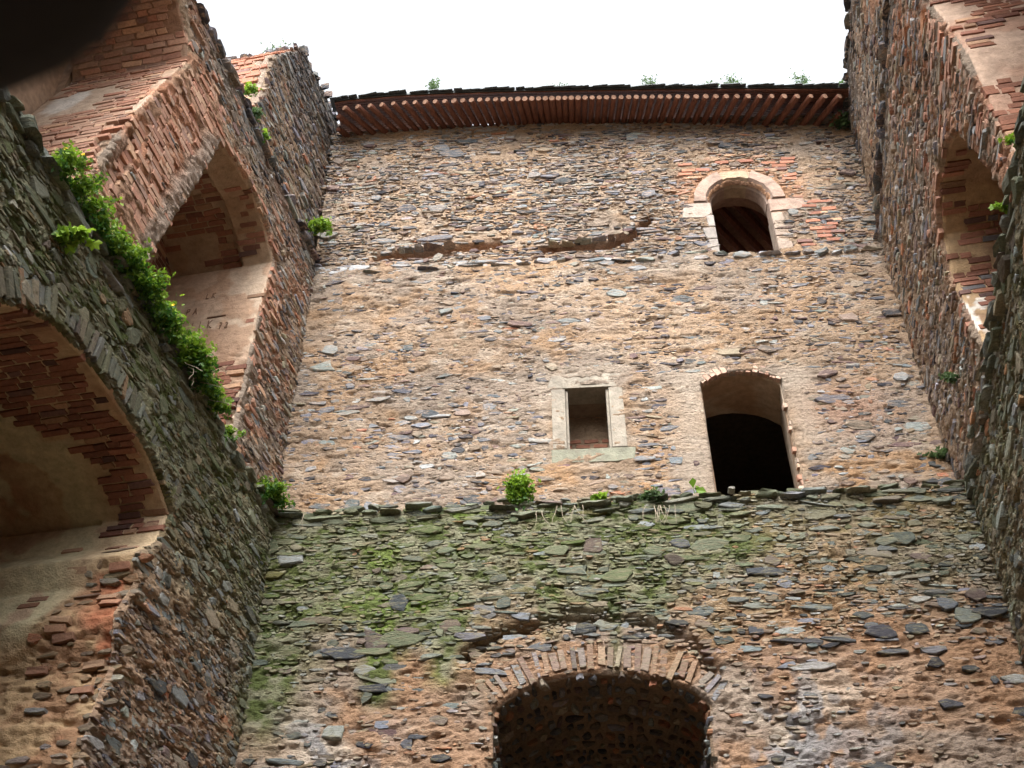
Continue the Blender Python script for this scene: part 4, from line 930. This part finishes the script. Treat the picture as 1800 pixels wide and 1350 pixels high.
# ================================================================== PLANTS
def plant(name, label, cat, base, size, nleaf, leaf, mat=M_leaf, group=None, hang=0., stems=7, flowers=0, toward=None, lobes=3, spread=None):
    """base: world point, size: (along U, up, out); crown of small leaves on curved stems"""
    t = thing(name, label, cat, group); base = np.array(base, float); SP = []; tips = []
    for k in range(stems):
        d = np.array([rng.normal(0, .5), rng.normal(0, .3), 1.])*np.array([size[0], size[0], size[1]])*rng.uniform(.5, 1.)
        if toward is not None: d += np.array(toward)*size[2]*rng.uniform(.2, 1)
        p0 = base+rng.normal(0, .3, 3)*np.array([size[0], .02, .0])+(0 if spread is None else spread*rng.uniform(-1, 1)); p1 = p0+d*.5+np.array([0, 0, .03]); p2 = p0+d+np.array([0, 0, -hang*rng.random()])
        SP.append(tube([p0, p1, p2], [.006, .004, .002], 4)); tips.append((p0, p1, p2))
    v_, f_ = join_lists(SP); mesh_obj('stem', v_, f_, mat, t, np.full((len(v_), 3), .3))
    V = []; F = []; Cc = []
    clus = []
    for (p0, p1, p2) in tips:
        for q in range(3): w = rng.uniform(.25, 1.); clus.append(((p0*(1-w)**2+2*p1*w*(1-w)+p2*w*w), rng.uniform(.3, .7)))
    for k in range(nleaf):
        c0, b0 = clus[rng.integers(len(clus))]; sg = .22*np.array([size[0], size[0], size[1]*.8])
        c = c0+rng.normal(0, 1, 3)*sg; nrm = rng.normal(0, 1, 3)+np.array([0, -.3, 1.0]); nrm /= np.linalg.norm(nrm)
        ax = np.cross(nrm, rng.normal(0, 1, 3)); ax /= np.linalg.norm(ax); bx = np.cross(nrm, ax); L_ = leaf*rng.uniform(.6, 1.3); tone = np.clip(b0+rng.normal(0, .25)+.6*(c[2]-base[2])/max(size[1], .05)-.2, 0, 1)
        for q in range(lobes):
            a = (q-(lobes-1)/2)*.9; dr = ax*math.cos(a)+bx*math.sin(a); sd_ = -ax*math.sin(a)+bx*math.cos(a); o = len(V)
            V += [c, c+dr*L_*.55+sd_*L_*.3+nrm*L_*.1, c+dr*L_, c+dr*L_*.55-sd_*L_*.3+nrm*L_*.1]; F.append((o, o+1, o+2, o+3)); Cc += [tone]*4
    mesh_obj('foliage', V, np.array(F), mat, t, np.repeat(np.array(Cc)[:, None], 3, 1), kind='stuff')
    for k in range((flowers+1)//2):
        c = clus[rng.integers(len(clus))][0]+rng.normal(0, .4, 3)*np.array([size[0], size[0], size[1]*.6])*.5+np.array([0, -.05, .05]); o_ = []
        P = [c]+[c+np.array([math.cos(a)*.016, -.008, math.sin(a)*.016]) for a in np.arange(0, 6.28, 1.05)]
        mesh_obj('flower', P+[c+np.array([0, .01, 0])], [(0, i, i % 6+1) for i in range(1, 7)], M_petal, t)
    return t
def ledge_pt(s_, n=0., z=ZL): return LL(np.array(s_), np.array(z), np.array(n))
GP = 'celandine clumps along the top of the lower left wall'
right = LL.N
def s_of(px, py): return hitp(px, py, LL)[0]
for (px, py, lab, sz, nl, lf, fl) in [
    (118, 300, 'yellow-flowered green clump highest on the left ledge beside the brick jamb', (.16, .28, .2), 480, .042, 9),
    (150, 355, 'small bright green clump just under the topmost ledge clump', (.13, .2, .15), 260, .04, 2),
    (195, 410, 'dense green clump on the left ledge below the flowering one', (.2, .26, .2), 560, .042, 4),
    (232, 462, 'dark green bushy clump on the left ledge where the niche base starts', (.2, .24, .2), 560, .045, 3),
    (258, 520, 'loose green clump hanging under the niche jamb on the left ledge', (.15, .2, .15), 300, .045, 2),
    (300, 560, 'bright green clump on the left ledge beside the scratched plaster', (.2, .26, .22), 600, .05, 2),
    (335, 625, 'large dark green clump in the middle of the left ledge', (.24, .28, .25), 900, .05, 0),
    (360, 680, 'drooping green clump below the largest one on the left ledge', (.2, .24, .22), 520, .05, 2),
    (395, 765, 'tiny pale green sprig low on the left ledge', (.07, .14, .1), 90, .04, 0),
    (462, 870, 'round dark green tuft in the corner where left ledge meets back wall', (.16, .16, .25), 420, .045, 0)]:
    b = LL(np.array(s_of(px, py)), np.array(ZL+.0), np.array(.0))
    plant('ledge_plant', lab, 'plant', b+right*-.02, (sz[0]*.95, sz[1]*.95, sz[2]*1.2), int(nl*2.6), lf*.72, spread=LL.U*.3*min(1, sz[0]/.15-.3), group=GP, flowers=fl, toward=right, hang=.3, stems=18)
p = LL(*[np.array(q) for q in (*hitp(95, 425, LL), .05)])
plant('wall_plant', 'bright green sprig growing from the mossy face of the lower left wall', 'plant', p, (.16, .10, .15), 60, .07, toward=right, stems=5, lobes=5)
pb = lambda px, py, n=.1: BL(*[np.array(q) for q in (*hitp(px, py, BL), n)])
GB = 'weeds on the ledge of the back wall'
plant('ledge_plant', 'leafy green bush on the back ledge left of the framed window', 'plant', pb(912, 888, .02), (.2, .34, .12), 1100, .036, group=GB, stems=9, toward=-BL.N*-1)
plant('ledge_plant', 'small green rosette on the back ledge below the framed window', 'plant', pb(1053, 884, .02), (.09, .08, .1), 120, .045, group=GB)
plant('ledge_plant', 'grey-green wispy weed with dry roots on the ledge left of the doorway', 'plant', pb(1152, 882, .02), (.2, .14, .12), 420, .035, M_leaf2, group=GB, hang=.1)
plant('ledge_plant', 'two broad leaves beside the left foot of the doorway', 'plant', pb(1224, 868, .02), (.07, .12, .05), 6, .13, group=GB, stems=2, lobes=1)
plant('wall_plant', 'bushy green tuft where the upper left wall meets the back wall', 'plant', LA(*[np.array(q) for q in (*hitp(548, 408, LA), .05)]), (.18, .22, .2), 300, .05, group=None, toward=LA.N, mat=M_leaf)
plant('wall_plant', 'spiky green fern just below the right end of the eaves', 'fern', bu_pt(1478, 232, BU, .15), (.2, .2, .1), 150, .09, M_leaf2, lobes=1)
plant('wall_plant', 'pale dry grass tuft hanging at the right end of the eaves', 'plant', bu_pt(1478, 190, BU, .3), (.15, .2, .1), 150, .07, M_leaf2, lobes=1)
plant('wall_plant', 'grey-green tuft on the back wall just above its right ledge corner', 'plant', bu_pt(1672, 812, BU, .06), (.3, .08, .1), 300, .045, M_leaf2)
plant('wall_plant', 'small grey-green sprig on the upper right wall above the ledge corner', 'plant', RA(*[np.array(q) for q in (*hitp(1688, 668, RA), .05)]), (.1, .1, .15), 120, .035, M_leaf2, toward=RA.N)
plant('wall_plant', 'yellow-green sprig on the edge of the lower right wall before the niche', 'plant', RL(np.array(hitp(1768, 345, RL)[0]), np.array(ZL), np.array(.04)), (.06, .09, .05), 70, .04, toward=RA.N)
plant('wall_plant', 'yellow-green sprig high on the right wall edge beside the opening', 'plant', RL(np.array(hitp(1785, 228, RL)[0]), np.array(ZL), np.array(.04)), (.05, .09, .05), 60, .03, toward=RA.N)
for i, (px, py, lab) in enumerate([(432, 165, 'green weeds on the upper left ledge below the broken brick end'), (446, 205, 'dark green weeds along the edge of the upper left ledge'), (455, 245, 'small green weeds lowest on the upper left ledge')]):
    plant('ledge_plant', lab, 'plant', LA(*[np.array(q) for q in (*hitp(px, py, LA), .02)]), (.12, .2, .08), 200, .035, [M_leaf, M_leaf2, M_leaf][i], group='weeds on the upper left ledge', hang=.1)
for x, h, lab in ((757, .32, 'tall thin weed on the slate edge near the left of the eaves'), (1142, .2, 'bushy weed on the roof edge left of the arched window'), (1292, .26, 'bushy weed on the roof edge above the arched window'), (1415, .3, 'feathery weed on the roof edge near the right wall'), (1245, .12, 'low weed on the roof edge between two bushier ones'), (985, .1, 'tiny weed on the middle of the roof edge')):
    a = bu_pt(x, yo(x)-6, fo)+np.array([0, .05, .16]); plant('roof_weed', lab, 'weed', a, (.2 if h < .3 else .13, h*1.35, .05), int(80+700*h), .042, M_leaf2, group='weeds on the roof edge', stems=6, lobes=1)
plant('roof_weed', 'grass tuft on the dark top of the broken left wall', 'weed', LB(np.array(1.5), np.array(17.6), np.array(-.4)), (.3, .1, .1), 200, .04, M_leaf2, group='weeds on the roof edge', lobes=1)
# dry hanging roots and stalks, one thing each
for i, (px, py, n_, lab) in enumerate([(548, 908, 2, 'single pale dry stalk hanging at the left of the back ledge'), (950, 905, 2, 'short pale root hanging under the leafy bush'), (1000, 895, 5, 'forked dry roots hanging below the framed window'), (1160, 895, 9, 'tangle of pale dry roots hanging left of the doorway')]):
    P = []
    for k in range(n_):
        a = pb(px, py, .12)+BL.U*rng.normal(0, .05*min(n_, 5)/3); a = a+np.array([0, 0, -.03]); pts = [a]; d = np.array([rng.normal(0, .010), -.006, -.055])
        for q in range(6): d = d+np.array([rng.normal(0, .009), rng.normal(0, .003), 0]); pts.append(pts[-1]+d*(.8 if n_ > 2 else .7))
        P.append(tube(pts, [.0035, .0035, .003, .003, .0025, .002, .0015], 5))
    v_, f_ = join_lists(P); o = mesh_obj('dry_roots', v_, f_, M_dry); o['label'] = lab; o['category'] = 'roots'; o['group'] = 'dry roots on the walls'
P = []
for k in range(9):
    a = LL(*[np.array(q) for q in (*hitp(305+k*5, 640+k*8, LL), .12)]); pts = [a]; d = np.array([rng.normal(.02, .03), -.02, -.05])
    for q in range(6): d = d+np.array([rng.normal(0, .025), 0, rng.normal(0, .01)]); pts.append(pts[-1]+d*.6)
    P.append(tube(pts, .003, 4))
v_, f_ = join_lists(P); o = mesh_obj('dry_roots', v_, f_, M_dry); o['label'] = 'dry stems trailing down from the large clump on the left ledge'; o['category'] = 'roots'; o['group'] = 'dry roots on the walls'
print('tris', sum(len(o.data.loop_triangles) if o.data.loop_triangles else sum(len(p.vertices)-2 for p in o.data.polygons) if len(o.data.polygons) < 5000 else len(o.data.polygons)*2 for o in bpy.data.objects if o.type == 'MESH'), 'objects', len(bpy.data.objects))
